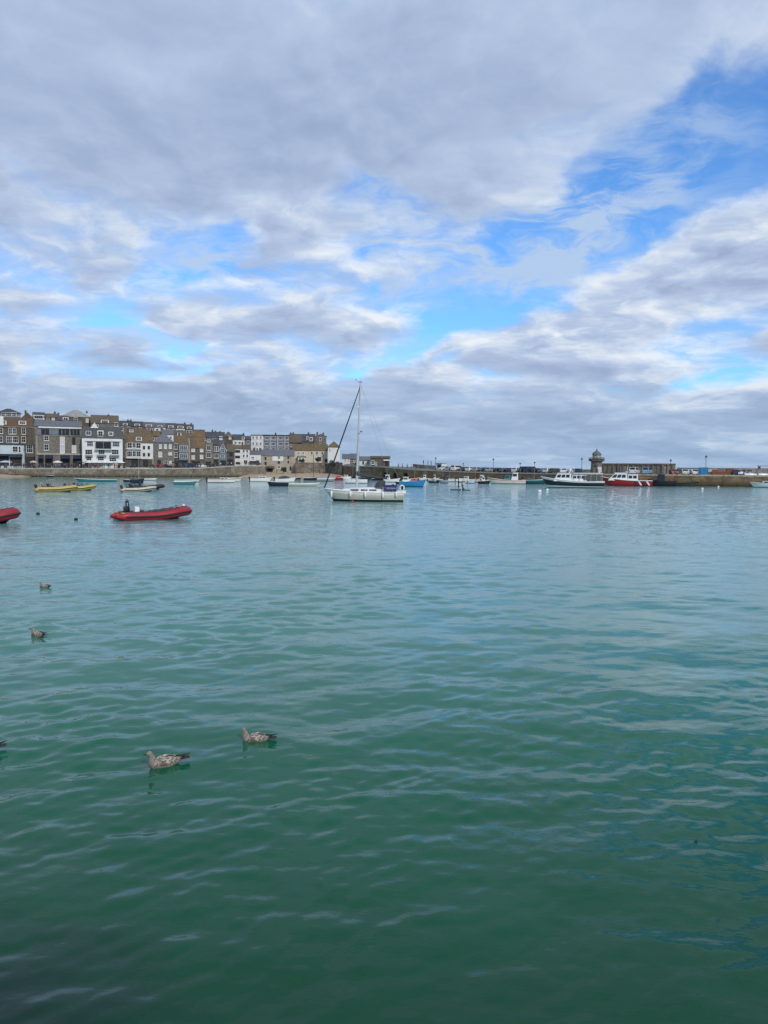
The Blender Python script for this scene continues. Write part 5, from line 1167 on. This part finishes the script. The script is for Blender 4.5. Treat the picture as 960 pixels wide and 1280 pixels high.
# ------------------------------------------------------------------ buoys
BG = 'mooring buoys in the harbour'
for lab, x, y, r_, m_ in [('dark mooring buoy in front of the yellow inflatables, left of the two', 47.5, 643, .13, 'black'), ('dark mooring buoy between the two red inflatables', 95, 650, .12, 'black'), ('tiny pink buoy just left of the red inflatable stern', 139, 647.5, .12, 'pink'),
                          ('little red buoy floating against the yacht hull', 440.5, 627.8, .16, 'red_paint'), ('white mooring buoy in front of the tour boat bow', 674.5, 614.8, .3, 'white_paint'), ('flat white buoy under the tour boat bow', 684, 612.8, .24, 'white_paint'), ('pale pink buoy in front of the lifeboat', 765, 615.5, .26, 'pink'), ('white buoy in open water before the brown barge', 878, 611.2, .22, 'white_paint'), ('second white buoy nearer the pier wall ladder', 898, 608.6, .2, 'white_paint')]:
    p = W(x, y); t = thing('mooring_buoy', lab, 'buoy', p, 0, BG); b = MB(); b.ball((0, 0, r_ * .35), r_, 12, 8, sc=(1.15, 1.15, .95)); b.obj('float', m_, t, 60)
    b = MB(); b.tube([(0, 0, r_ * 1.2), (0, 0, r_ * 1.45)], r_ * .18, 6); b.obj('top_ring', 'black', t)

# ------------------------------------------------------------------ gulls
def feather(name, base, dark, pale, scale, fore=None):
    m = bpy.data.materials.new(name); m.use_nodes = True; t = NT(m.node_tree); b = t.n['Principled BSDF']
    tcn = t.add('ShaderNodeTexCoord'); v = tcn.outputs['Object']; mp = t.add('ShaderNodeMapping'); t.l.new(v, mp.inputs[0]); mp.inputs['Scale'].default_value = (.6, 1, 1)
    vo = t.add('ShaderNodeTexVoronoi'); vo.inputs['Scale'].default_value = scale; t.l.new(mp.outputs[0], vo.inputs['Vector'])
    n = t.noise(v, scale * 1.2, 4, .7); n2 = t.noise(v, scale * .22, 3, .6)
    c = t.mix(t.mapr(t.math('ADD', vo.outputs['Distance'], t.math('MULTIPLY', t.math('SUBTRACT', n, .5), .5)), .25, .62), dark, pale)
    c = t.mix(t.mapr(n2, .35, .65), c, base)
    if fore:
        sp = t.add('ShaderNodeSeparateXYZ'); t.l.new(v, sp.inputs[0]); c = t.mix(t.mapr(sp.outputs[0], fore[0], fore[1]), c, fore[2])
    t.l.new(c, b.inputs['Base Color']); b.inputs['Roughness'].default_value = .85; MATS[name] = m
feather('feather_body', (0.155, 0.125, 0.10), (0.075, 0.058, 0.045), (0.30, 0.265, 0.22), 55, (.10, .20, (0.235, 0.21, 0.18)))
feather('feather_wing', (0.13, 0.105, 0.08), (0.035, 0.027, 0.021), (0.46, 0.42, 0.36), 46)
mat('feather_dark', (0.018, 0.015, 0.014), .8); mat('beak', (0.02, 0.018, 0.017), .4)
def crom(ps, n):
    ps = [np.array(p, float) for p in ps]; ps = [2 * ps[0] - ps[1]] + ps + [2 * ps[-1] - ps[-2]]; out = []
    for i in range(1, len(ps) - 2):
        for k in range(n):
            t = k / n; a, b_, c_, d = ps[i - 1:i + 3]; out.append(.5 * (2 * b_ + (c_ - a) * t + (2 * a - 5 * b_ + 4 * c_ - d) * t * t + (3 * b_ - a - 3 * c_ + d) * t ** 3))
    out.append(ps[-2]); return out
def sweep(b, ctrl, n=5, seg=20, m=0, yoff=None):
    pts_ = crom(ctrl, n); rings = []
    for i, p in enumerate(pts_):
        q0, q1 = pts_[max(0, i - 1)], pts_[min(len(pts_) - 1, i + 1)]; tx, tz = q1[0] - q0[0], q1[1] - q0[1]; l_ = math.hypot(tx, tz) or 1; nx, nz = -tz / l_, tx / l_
        cy = p[4] if len(p) > 4 else 0
        rings.append([(p[0] + nx * p[3] * math.sin(a), cy + max(.001, p[2]) * math.cos(a), p[1] + nz * p[3] * math.sin(a)) for a in np.linspace(0, 2 * math.pi, seg, endpoint=False)])
    b.loft(rings, m)
def gull(label, pos, rz, neck='up', turn=0.0, sc=1.0):
    g = thing('gull', label, 'gull', pos, rz, 'young gulls floating on the water')
    hx, hz = (.165, .195) if neck == 'up' else (.16, .175)
    b = MB()
    sweep(b, [(-.27, .088, .022, .006), (-.21, .082, .035, .014), (-.15, .066, .058, .038), (-.06, .042, .082, .066), (.03, .036, .088, .078), (.10, .050, .076, .076), (.138, .092, .05, .056), (hx - .012, (.092 + hz) / 2 + .014, .032, .036), (hx, hz - .012, .0285, .032), (hx + .010, hz + .014, .027, .029), (hx + .020, hz + .032, .018, .016), (hx + .024, hz + .040, .004, .004)])
    bd = b.obj('body', 'feather_body', g, 80)
    hd = MB(); hd.ball((hx + .018, 0, hz + .004), .033, 14, 10, sc=(1.15, .86, .95)); 
    h = hd.obj('head', 'feather_body', bd, 80)
    bk = MB(); sweep(bk, [(hx + .046, hz + .003, .010, .012), (hx + .062, hz + .001, .0085, .0095), (hx + .082, hz - .002, .006, .007), (hx + .094, hz - .008, .002, .003)], 3, 10); bk.obj('bill', 'beak', h, 60)
    for s_ in (-1, 1):
        e = MB(); e.ball((hx + .034, s_ * .0245, hz + .010), .0055, 8, 6); e.obj('eye', 'beak', h)
        w_ = MB(); sweep(w_, [(.10, .075, .006, .012, s_ * .062), (.06, .086, .020, .038, s_ * .074), (-.02, .092, .022, .050, s_ * .074), (-.10, .098, .018, .040, s_ * .060), (-.17, .106, .012, .024, s_ * .036), (-.22, .114, .006, .012, s_ * .020)], 4, 14); wg = w_.obj('wing', 'feather_wing', bd, 80)
        pf = MB(); sweep(pf, [(-.15, .112, .010, .016, s_ * .036), (-.22, .122, .008, .013, s_ * .018), (-.29, .136, .005, .008, s_ * .004), (-.335, .148, .002, .003, s_ * -.004)], 3, 10); pf.obj('primaries', 'feather_dark', wg, 80)
        cv = MB(); sweep(cv, [(.02, .128, .012, .006, s_ * .055), (-.06, .138, .016, .006, s_ * .046), (-.14, .134, .012, .005, s_ * .030)], 3, 8); cv.obj('coverts', 'feather_wing', wg, 80)
    t = MB(); t.loft([[(-.20, -.035, .088), (-.20, .035, .088), (-.20, .035, .094), (-.20, -.035, .094)], [(-.325, -.05, .098), (-.325, .05, .098), (-.325, .05, .101), (-.325, -.05, .101)]]); t.obj('tail', 'feather_dark', bd)
    if turn: h.rotation_euler = (0, 0, 0); h.location = Matrix.Rotation(turn, 3, 'Z') @ Vector((-hx, 0, 0)) + Vector((hx, 0, 0)); h.rotation_euler = (0, 0, turn)
    g.scale = (sc,) * 3; return g
def face_dir(x, y, ang):                     # ang: 0 swims right, 180 left, as seen from the quay
    p = W(x, y); return p, R(ang) - math.atan2(p.x, p.y)
for lab, x, y, ang, nk, tn, sc in [('speckled brown young gull swimming left with its dark bill in profile, nearest the quay', 205, 957, 186, 'up', 0, .98), ('young gull with upright neck and head turned away, right of the nearest gull', 319, 927, 168, 'up', -1.2, .92),
                              ('young gull drifting with its tail towards the quay at far left', 47, 795.5, 125, 'low', .6, 1.0), ('most distant small brown gull, below the left red inflatable', 55.5, 735, 130, 'low', -.5, .98), ('gull cut off by the left edge with only its dark wing tips showing', -26.5, 943, 182, 'up', 0, 1.0)]:
    p, rz = face_dir(x, y, ang); p.z = -.02; gull(lab, p, rz, nk, tn, sc)
for lab, x, y, l_, s_ in [('dark curled leaf floating alone in the green foreground water', 717, 1099, .11, 1), ('small dark weed scrap floating near the right edge', 870, 1052, .07, 2), ('tiny dark feather floating below the nearest gull', 188, 981, .055, 3)]:
    p = W(x, y); p.z = .012; t = thing('floating_debris', lab, 'debris', p, .4 * s_); b = MB(); n = 9
    b.loft([[(l_ * (i / n - .5), -.012 * math.sin(math.pi * (i + .3) / (n + .6)), .012 * math.sin(i * 1.1 + s_)), (l_ * (i / n - .5), .014 * math.sin(math.pi * (i + .3) / (n + .6)), .006 * math.cos(i * 1.3)), (l_ * (i / n - .5), 0, -.008)] for i in range(n + 1)]); b.obj('leaf', 'dark_timber', t, 60)

# ------------------------------------------------------------------ people
def person_mesh(name, J, mats, cuts):
    names = list(J); me = bpy.data.meshes.new(name); idx = {k: i for i, k in enumerate(names)}
    E = [(a, v[1]) for a, v in J.items() if v[1]]
    me.from_pydata([J[k][0] for k in names], [(idx[b_], idx[a]) for a, b_ in E], [])
    o = bpy.data.objects.new(name, me); COL.objects.link(o)
    md = o.modifiers.new('s', 'SKIN'); md.use_smooth_shade = True
    for k in names:
        sv = me.skin_vertices[0].data[idx[k]]; r_ = J[k][2]; sv.radius = (r_, r_) if not isinstance(r_, tuple) else r_; sv.use_root = (k == names[0])
    ss = o.modifiers.new('d', 'SUBSURF'); ss.levels = 1; ss.render_levels = 1
    dg = bpy.context.evaluated_depsgraph_get(); m2 = bpy.data.meshes.new_from_object(o.evaluated_get(dg)); bpy.data.objects.remove(o)
    m2.name = name; m2.materials.clear()
    for m_ in mats: m2.materials.append(M[m_])
    for p in m2.polygons: p.material_index = cuts(p.center); p.use_smooth = True
    return m2
def J_stand(step=.0, arm=.0, kneel=False):
    j = {'pel': ((0, 0, .95), None, (.15, .11)), 'waist': ((0, 0, 1.1), 'pel', (.13, .10)), 'chest': ((0, 0, 1.32), 'waist', (.16, .11)), 'neckb': ((0, 0, 1.46), 'chest', .07), 'neck': ((.01, 0, 1.53), 'neckb', .052), 'head': ((.02, 0, 1.62), 'neck', .092), 'top': ((.01, 0, 1.72), 'head', .07)}
    for s_, k in ((1, 'l'), (-1, 'r')):
        f = step * s_
        j['sh' + k] = ((0, s_ * .17, 1.42), 'chest', .06); j['el' + k] = ((-f * .5 + arm * .12, s_ * .235, 1.14), 'sh' + k, .043); j['wr' + k] = ((-f * .9 + .06 + arm * .4, s_ * .22 - arm * s_ * .1, .92 + arm * .25), 'el' + k, .034); j['ha' + k] = ((-f * .95 + .08 + arm * .5, s_ * .21 - arm * s_ * .12, .84 + arm * .28), 'wr' + k, .036)
        if kneel:
            j['hi' + k] = ((0, s_ * .09, .90), 'pel', .09); j['kn' + k] = ((.38, s_ * .12, .62), 'hi' + k, .07); j['an' + k] = ((-.02, s_ * .12, .56), 'kn' + k, .045); j['to' + k] = ((-.16, s_ * .12, .55), 'an' + k, .035)
        else:
            j['hi' + k] = ((0, s_ * .09, .86), 'pel', .085); j['kn' + k] = ((f * .6 + .02, s_ * .10, .48), 'hi' + k, .06); j['an' + k] = ((f, s_ * .10, .09), 'kn' + k, .042); j['to' + k] = ((f + .15, s_ * .11, .04), 'an' + k, .04)
    return j
def cut_std(c):
    if c.z > 1.50: return 0
    if c.z < .12: return 3
    if abs(c.y) > .17 and c.z < 1.0: return 0
    return 1 if c.z > .96 else 2
for nm, col_ in (('cloth_black', (.015, .015, .018)), ('cloth_navy', (.02, .028, .06)), ('cloth_grey', (.12, .12, .125)), ('cloth_white', (.62, .62, .60)), ('cloth_red', (.35, .03, .03)), ('cloth_blue', (.06, .14, .30)), ('cloth_beige', (.35, .28, .19)), ('cloth_teal', (.03, .16, .17)), ('cloth_pink', (.45, .2, .22))): mat(nm, col_, .85)
PM = [person_mesh('person_standing', J_stand(), ['skin', 'cloth_black', 'cloth_navy', 'black'], cut_std), person_mesh('person_walking', J_stand(.24), ['skin', 'cloth_black', 'cloth_navy', 'black'], cut_std), person_mesh('person_holding', J_stand(.08, .7), ['skin', 'cloth_black', 'cloth_navy', 'black'], cut_std)]
hm = MB(); hm.ball((0, 0, 1.66), .115, 10, 7, sc=(1.0, .92, .98)); HM = hm.mesh('hair', 'hair', 60)
CN = {'cloth_black': 'black', 'cloth_navy': 'navy', 'cloth_grey': 'grey', 'cloth_white': 'white', 'cloth_red': 'red', 'cloth_blue': 'blue', 'cloth_beige': 'beige', 'cloth_teal': 'teal', 'cloth_pink': 'pink'}
def person(label, pos, rz, top, bottom, pose=0, h=1.0, group=None, hair=True):
    t = thing('person', label, 'person', pos, rz, group); o = link('body', PM[pose], t); paint(o, top, 1); paint(o, bottom, 2)
    if hair: link('hair', HM, t, (-.025, 0, 0))
    t.scale = (h,) * 3; return t
rp = random.Random(21)
tops = ['cloth_black'] * 6 + ['cloth_navy'] * 5 + ['cloth_grey'] * 2 + ['cloth_white', 'cloth_blue', 'cloth_red', 'cloth_beige', 'cloth_teal']
zones = [(0, 44, 'strolling on the wharf below the brick hotel', 26), (46, 103, 'gathered on the wharf before the stone warehouse', 38), (104, 154, 'among the parasols before the white restaurant', 34), (157, 191, 'on the wharf under the orange roofed house', 10), (192, 256, 'on the wharf before the stone houses', 18), (257, 326, 'on the wharf by the white harbour houses', 16)]
for x0, x1, where, n in zones:
    cnt = {}
    for i in range(n):
        x = rp.uniform(x0, x1); Y, z = wf(x); off = rp.uniform(.9, 5.0); p = colx(x, Y + off) + Vector((0, 0, z + .02)); tp = rp.choice(tops)
        person(f'person in a {CN[tp]} top {where}', p, rp.uniform(0, 6.28), tp, rp.choice(['cloth_black', 'cloth_navy', 'cloth_grey', 'cloth_beige']), rp.choice([0, 1, 1]), rp.uniform(.92, 1.06), f'people in {CN[tp]} {where}')
for x, tp, lab in [(514, 'cloth_white', 'person in white on the pier right of the arches'), (520, 'cloth_black', 'first person in black on the pier left of three silhouettes'), (529.3, 'cloth_black', 'lone dark person standing tall on the pier wall left of the pair'), (534.8, 'cloth_navy', 'left person of the dark pair standing by the white kiosk'), (538.8, 'cloth_black', 'right person of the dark pair standing by the white kiosk'), (525, 'cloth_blue', 'person in blue among the walkers above the arches'), (503, 'cloth_red', 'person in red walking onto the pier'), (509, 'cloth_grey', 'person in grey above the pier arches'), (498, 'cloth_beige', 'person in beige beside the stone lodge')]:
    p, a = pier_at(x, 1.6); tall = 529 < x < 540
    if tall: p, a = pier_at(x, 12.4); p.z += 1.25
    person(lab, p, rp.uniform(0, 6), tp, 'cloth_black', 0 if tall else 1, 1.0)
for x, y, tp, lab in [(334, 591.5, 'cloth_navy', 'person in navy on the beach in front of the net loft'), (346, 592, 'cloth_grey', 'person in grey on the beach before the white panel'), (378, 592.5, 'cloth_pink', 'person in pink walking on the beach under the wall'), (387, 592.3, 'cloth_white', 'person in white on the beach under the wall'), (399.5, 592.5, 'cloth_black', 'left dark person standing on the beach below the shrub'), (407, 592.5, 'cloth_navy', 'right navy clad person on the beach below the shrub'), (365, 592, 'cloth_red', 'person in red on the beach at the net loft corner')]:
    p = P(x, y, 318.5); p.z = max(p.z, 1.25); person(lab, p, rp.uniform(0, 6), tp, 'cloth_black', 1, 1.0)

# paddle board and its two riders
p = W(575, 612.8); pb = thing('paddle_board', 'dark paddle board carrying two people in open water', 'paddle board', p, -math.atan2(p.x, p.y)); k = 1.0
b = MB(); b.loft([[(x, y * w_, z) for y, z in ((-.36, .10), (-.3, .16), (.3, .16), (.36, .10), (.25, .0), (-.25, .0))] for x, w_ in ((-1.75, .25), (-1.5, .7), (-.8, 1.0), (.6, 1.0), (1.4, .65), (1.85, .1))]); b.obj('board', 'dark_teal', pb, 50)
b = MB(); b.box((-.1, 0, .165), (2.0, .5, .012)); b.obj('deck_pad', 'charcoal_canvas', pb)
kn = person_mesh('person_kneeling', J_stand(0, .6, True), ['skin', 'cloth_navy', 'cloth_black', 'skin'], lambda c: 0 if c.z > 1.5 else (1 if c.z > .96 else 2))
q = thing('person', 'paddler in a dark wetsuit standing at the back of the board with a paddle', 'person', p + pb.matrix_basis.to_3x3() @ Vector((-.28, 0, .16)), pb.rotation_euler.z); o = link('body', PM[2], q); paint(o, 'cloth_black', 1); paint(o, 'cloth_black', 2); paint(o, 'skin', 3); link('hair', HM, q, (-.025, 0, 0))
q2 = thing('person', 'second paddler in navy kneeling at the front of the board', 'person', p + pb.matrix_basis.to_3x3() @ Vector((.36, 0, -.42)), pb.rotation_euler.z); link('body', kn, q2); link('hair', HM, q2, (-.025, 0, 0))
q.scale = q2.scale = (1.12,) * 3
pd = thing('paddle', 'long pale paddle held by the standing paddler', 'paddle', q.location + pb.matrix_basis.to_3x3() @ Vector((.40, -.14, 0)), pb.rotation_euler.z)
b = MB(); b.tube([(0, .05, 1.35), (.12, -.42, -.12)], .02, 6); b.obj('shaft', 'white_paint', pd); b = MB(); b.box((.13, -.46, -.3), (.18, .04, .4)); b.obj('blade', 'white_paint', pd)

# ------------------------------------------------------------------ cars
def car_thing(kind):
    t = thing('parked_car', '', 'car'); L_, H, hood = {'hatchback': (4.0, 1.48, .30), 'estate': (4.6, 1.5, .28), 'van': (4.9, 1.95, .20)}[kind]; Wd = 1.78
    prof = {'hatchback': [(-2.0, .35), (-2.0, .85), (-1.85, 1.0), (2.0 - 1.25, 1.0), (1.7, .9), (2.0, .72), (2.0, .35)], 'estate': [(-2.3, .35), (-2.3, .9), (-2.2, 1.0), (.9, 1.0), (2.0, .9), (2.3, .72), (2.3, .35)], 'van': [(-2.45, .35), (-2.45, 1.1), (-2.4, 1.2), (1.55, 1.2), (2.2, 1.05), (2.45, .8), (2.45, .35)]}[kind]
    b = MB(); b.prism([(x, -Wd / 2, z) for x, z in prof], (0, Wd, 0))
    g = {'hatchback': [(-1.9, .98), (-1.45, H), (.25, H), (1.0, .98)], 'estate': [(-2.2, .98), (-1.95, H), (.4, H), (1.15, .98)], 'van': [(-2.4, 1.18), (-2.3, H), (1.0, H), (1.75, 1.18)]}[kind]
    b.loft([[(x, -Wd / 2 * (1 if i in (0, 3) else .82), z) for i, (x, z) in enumerate(g)], [(x, Wd / 2 * (1 if i in (0, 3) else .82), z) for i, (x, z) in enumerate(g)]])
    b.obj('body', 'white_paint', t)
    gz = lambda f: g[0][1] + (g[1][1] - g[0][1]) * f
    w_ = MB()
    for s_ in (-1, 1):
        def sp(x, f): return (x, s_ * (Wd / 2 * (1 - .18 * f) + .012), gz(f))
        xa, xb = g[0][0], g[3][0]; w_.prism([sp(xa + .45, .1), sp(xb - .35, .1), sp(g[2][0] - .1, .86), sp(g[1][0] + .15, .86)], (0, -s_ * .008, 0))
    for e, s_ in ((0, -1), (3, 1)):
        o_, i_ = g[e], g[1 if e == 0 else 2]
        def ep(y, f): return (o_[0] + (i_[0] - o_[0]) * f + s_ * .014, y * (1 - .18 * f), o_[1] + (i_[1] - o_[1]) * f)
        w_.prism([ep(-.74, .1), ep(.74, .1), ep(.74, .9), ep(-.74, .9)], (-s_ * .008, 0, 0))
    w_.obj('window', 'glass', t)
    for sx_ in (-.62, .62):
        for sy in (-1, 1):
            q_ = MB(); q_.tube([(sx_ * L_ / 2, sy * (Wd / 2 - .2), .32), (sx_ * L_ / 2, sy * (Wd / 2 + .02), .32)], .32, 12); q_.tube([(sx_ * L_ / 2, sy * (Wd / 2 + .02), .32), (sx_ * L_ / 2, sy * (Wd / 2 + .03), .32)], .2, 10, m=1); q_.obj('wheel', ['rubber', 'steel'], t)
    for sy in (-1, 1):
        q_ = MB(); q_.box((L_ / 2 - .02, sy * .62, .70), (.08, .34, .16)); q_.obj('headlight', 'blind', t); q_ = MB(); q_.box((-L_ / 2 - .005, sy * .7, .82), (.06, .2, .2)); q_.obj('tail_light', 'red_paint', t)
    return t
CAR = {k: car_thing(k) for k in ('hatchback', 'estate', 'van')}; used = set()
CP = {'white': (.75, .75, .75), 'black': (.012, .012, .014), 'silver': (.35, .36, .37), 'dark grey': (.06, .063, .068), 'dark blue': (.015, .03, .09), 'red': (.33, .015, .018), 'pale blue': (.25, .42, .55), 'green': (.03, .16, .07)}
for k, v in CP.items(): mat('paint_' + k.replace(' ', '_'), v, .25, coat=.5)
def car(label, pos, rz, kind, col, group):
    o = CAR[kind] if kind not in used else copy_tree(CAR[kind]); used.add(kind); o.location = pos; o.rotation_euler = (0, 0, rz); o['label'] = label; o['group'] = group
    o['category'] = 'van' if kind == 'van' else 'car'
    if kind == 'van': o.name = 'parked_van'
    paint(children_named(o, 'body')[0], 'paint_' + col.replace(' ', '_')); return o
seq = []; rc = random.Random(5); x = 556.0
while x < 732:
    if not (613.5 < x < 614.5): seq.append([x, rc.choices(['black', 'dark grey', 'white', 'silver', 'dark blue', 'red'], [4, 4, 5, 3, 2, .6])[0], rc.choices(['hatchback', 'estate', 'van'], [5, 4, 1.2])[0]])
    x += rc.choice([7.6, 8.0, 8.6, 10.5])
names = [f'{c} {k}' for _, c, k in seq]
def tri(i): return (names[i], *sorted((names[i - 1] if i else 'white kiosk', names[i + 1] if i + 1 < len(names) else 'lighthouse')))
for tries in range(2000):
    tr = [tri(i) for i in range(len(names))]; bad = [i for i, t in enumerate(tr) if tr.count(t) > 1]
    if not bad: break
    i = rc.choice(bad); seq[i][2] = rc.choice(['hatchback', 'estate', 'van'] if rc.random() < .3 else ['hatchback', 'estate']); names[i] = f'{seq[i][1]} {seq[i][2]}'
for i, (x, c, k) in enumerate(seq):
    p, a = pier_at(x, 3.6); _, l_, r_ = tri(i)
    car(f'{c} {k} on the pier between {l_} and {r_}', p, a + R(90 if i % 3 else -90) + R(rc.uniform(-4, 4)), k, c, 'cars parked along the pier')
for x, off, c, k, lab in [(793, 5.6, 'white', 'van', 'white van on the pier behind the lifeboat wheelhouse'), (809, 5.2, 'pale blue', 'van', 'pale blue van on the pier behind the lifeboat stern'), (842, 4.0, 'red', 'hatchback', 'red hatchback at the right end of the buttressed wall'), (849.5, 4.0, 'green', 'hatchback', 'green hatchback right of the red one on the pier'), (858, 4.0, 'white', 'estate', 'white estate car right of the green hatchback'), (868, 4.0, 'white', 'hatchback', 'white hatchback parked left of the blue container'), (918, 4.4, 'dark blue', 'hatchback', 'dark blue hatchback right of the stacked red crates'), (924.5, 4.2, 'white', 'hatchback', 'white hatchback between two dark cars near the davit'), (931, 4.2, 'dark grey', 'estate', 'dark grey estate on the pier left of the white cars by the davit'), (937, 4.0, 'silver', 'hatchback', 'silver hatchback on the pier just left of the davit post')]:
    p, a = pier_at(x, off); car(lab, p, a + R(rc.choice([90, -90, 70])), k, c, 'cars parked along the pier')
for x, c, k, rz_, lab in [(199, 'red', 'hatchback', 0, 'red car parked on the wharf below the lilac slate roof'), (208, 'black', 'estate', 0, 'black estate on the wharf right of the red car'), (237.5, 'dark blue', 'van', 0, 'dark blue van parked on the wharf before the plain ochre roofed house'), (190, 'dark grey', 'hatchback', 90, 'dark grey car on the wharf left of the red car'), (252, 'white', 'hatchback', 0, 'white car on the wharf beside the narrow grey house'), (265, 'black', 'hatchback', 90, 'black car on the wharf before the white gable end'), (319, 'dark grey', 'van', 0, 'dark grey van outside the pale rendered cottage')]:
    Y, z = wf(x); p = colx(x, Y + 5.5) + Vector((0, 0, z + .03)); car(lab, p, R(rz_) - math.atan2(p.x, p.y), k, c, 'cars parked on the wharf')

# ------------------------------------------------------------------ parasols, kiosk, crates, davit
def parasol(label, x, m_, off, rr, first=[None]):
    Y, z = wf(x); p = colx(x, Y + off) + Vector((0, 0, z + .02))
    if first[0] is None:
        t = thing('parasol', '', 'parasol'); b = MB(); b.tube([(0, 0, 0), (0, 0, 2.5)], .03, 6); b.obj('pole', 'dark_timber', t); b = MB(); b.box((0, 0, .05), (.5, .5, .1)); b.obj('base', 'grey_paint', t)
        b = MB(); b.loft([oc(1.35, 2.05), oc(1.32, 2.22), oc(.5, 2.58), oc(.05, 2.72)]); b.obj('canopy', 'white_paint', t); first[0] = t; o = t
    else: o = copy_tree(first[0])
    o.location = p; o.scale = (rr, rr, 1); o['label'] = label; o['group'] = 'parasols along the wharf'; paint(children_named(o, 'canopy')[0], m_)
ordn = ['leftmost', 'second', 'third', 'fourth', 'fifth', 'sixth', 'rightmost']
for i, x in enumerate((111, 117.5, 124, 130.5, 137, 144, 151)): parasol(f'white cafe parasol before the white restaurant, {ordn[i]} of its row of seven', x, 'white_paint', 5.0 + (i % 2), 1.15)
parasol('single white parasol standing before the stone warehouse', 72, 'white_paint', 4.5, 1.2); parasol('navy parasol at the right corner of the stone warehouse', 99, 'navy_canvas', 5, 1.3)
parasol('blue parasol before the slate hung grey house', 221.5, 'navy_canvas', 6, 1.5); parasol('white parasol in front of the small grey annexe', 42, 'cream_render', 6, 1.0); parasol('pale parasol at the left of the pale blue cafe', 7, 'pale_blue_render', 5, 1.6)
p, a = pier_at(551, 9.5); t = thing('kiosk', 'small white kiosk with dark hatch on the pier behind the walkers', 'kiosk', p, a)
b = MB(); b.box((0, 0, 1.1), (2.9, 2.2, 2.2)); b.obj('wall', 'white_render', t); b = MB(); b.box((0, 0, 2.3), (3.3, 2.6, .2)); b.obj('roof', 'stone_pale', t); b = MB(); b.box((.25, -1.11, 1.35), (1.7, .06, 1.0)); b.obj('hatch', 'shop_dark', t); b = MB(); b.box((.25, -1.3, .82), (1.9, .4, .07)); b.obj('counter', 'wood', t)
p, a = pier_at(879, 2.2); t = thing('container', 'blue storage container with folded lid on the pier edge', 'container', p, a)
b = MB(); b.box((0, 0, .95), (2.1, 1.6, 1.8)); b.obj('body', 'blue_paint', t); b = MB(); b.box((0, 0, 1.92), (2.2, 1.7, .12)); b.obj('lid', 'dark_teal', t)
for x_ in (-.8, 0, .8): b = MB(); b.box((x_, -.83, .95), (.08, .06, 1.7)); b.obj('rib', 'dark_teal', t)
p, a = pier_at(886.5, 3.8); t = thing('fish_box', 'yellow fish box raised beside the blue container', 'box', p, a); b = MB(); b.box((0, 0, 1.2), (1.3, 1.0, .7), taper=(1.08, 1.08)); b.obj('bin', 'cream_render', t); b = MB(); b.box((0, 0, .42), (1.2, .9, .84)); b.obj('pallet', 'wood', t)
for i, (x, w_, h) in enumerate([(893, 1.3, 1.3), (899, 1.2, .9), (905, 1.3, 1.0), (912, 1.7, 1.7)]):
    p, a = pier_at(x, 3.6); t = thing('crate', ['rusty red crate stack right of the yellow fish box', 'low rusty crate in the middle of the red stack', 'rusty crate next to the tall red stack', 'tallest rusty red crate stack beside the dark blue hatchback'][i], 'crate', p, a, 'rusty crates on the pier'); b = MB()
    for k in range(max(1, round(h / .45))): b.box((0, 0, .22 + k * .45), (w_, 1.0, .42), taper=(1.05, 1.05))
    b.obj('slats', 'rust', t); b = MB(); b.box((0, 0, round(h / .45) * .45 + .04), (w_ * .9, .9, .06)); b.obj('lid', 'rust', t)
p, a = pier_at(947.5, 1.6); t = thing('davit', 'dark davit post with horizontal arm at the right edge of the pier', 'crane', p, a)
b = MB(); b.tube([(0, 0, 0), (0, 0, 2.7)], [.14, .1], 8); b.obj('post', 'grey_paint', t); b = MB(); b.tube([(-.3, 0, 2.55), (3.6, 0, 2.5)], .09, 6); b.obj('arm', 'grey_paint', t); b = MB(); b.box((.25, 0, 2.1), (.5, .4, .6)); b.obj('winch', 'charcoal_canvas', t)
for i, (x, lab) in enumerate([(938, 'white upturned dinghy on the pier left of the davit post'), (955, 'white upturned dinghy on the pier right of the davit post')]):
    p, a = pier_at(x, 1.6); t = thing('dinghy', lab, 'dinghy', p, a); b = MB(); b.loft([[(x_, -.6 * w_, .12), (x_, -.5 * w_, .42), (x_, 0, .62 * (w_ ** .3)), (x_, .5 * w_, .42), (x_, .6 * w_, .12)] for x_, w_ in ((-1.5, .8), (-.6, 1), (.5, .95), (1.2, .5), (1.6, .1))], 0, True, False); b.obj('hull', 'gelcoat_white', t, 50)
    b = MB(); b.box((-1.0, 0, .07), (.12, 1.3, .14)); b.box((.6, 0, .07), (.12, 1.2, .14)); b.obj('chock', 'wood', t)
# ladders on the pier face
for x in (846, 905, 700):
    p, a = pier_at(x, -.42); t = thing('ladder', {846: 'iron ladder on the pier wall above the brown barge', 905: 'iron ladder on the pier wall below the red crates', 700: 'iron ladder on the pier wall behind the tour boat'}[x], 'ladder', p, a)
    for s_ in (-.22, .22): b = MB(); b.tube([(s_, 0, .3), (s_, -.1, -2.6)], .04, 5); b.obj('rail', 'rust', t)
    for k in range(8): b = MB(); b.tube([(-.22, -.02 - .011 * k, -.1 - k * .33), (.22, -.02 - .011 * k, -.1 - k * .33)], .022, 4); b.obj('rung', 'rust', t)
for o in list(scene.objects):
    if o.parent is None and o.type == 'MESH' and 'kind' not in o: o['kind'] = 'structure'
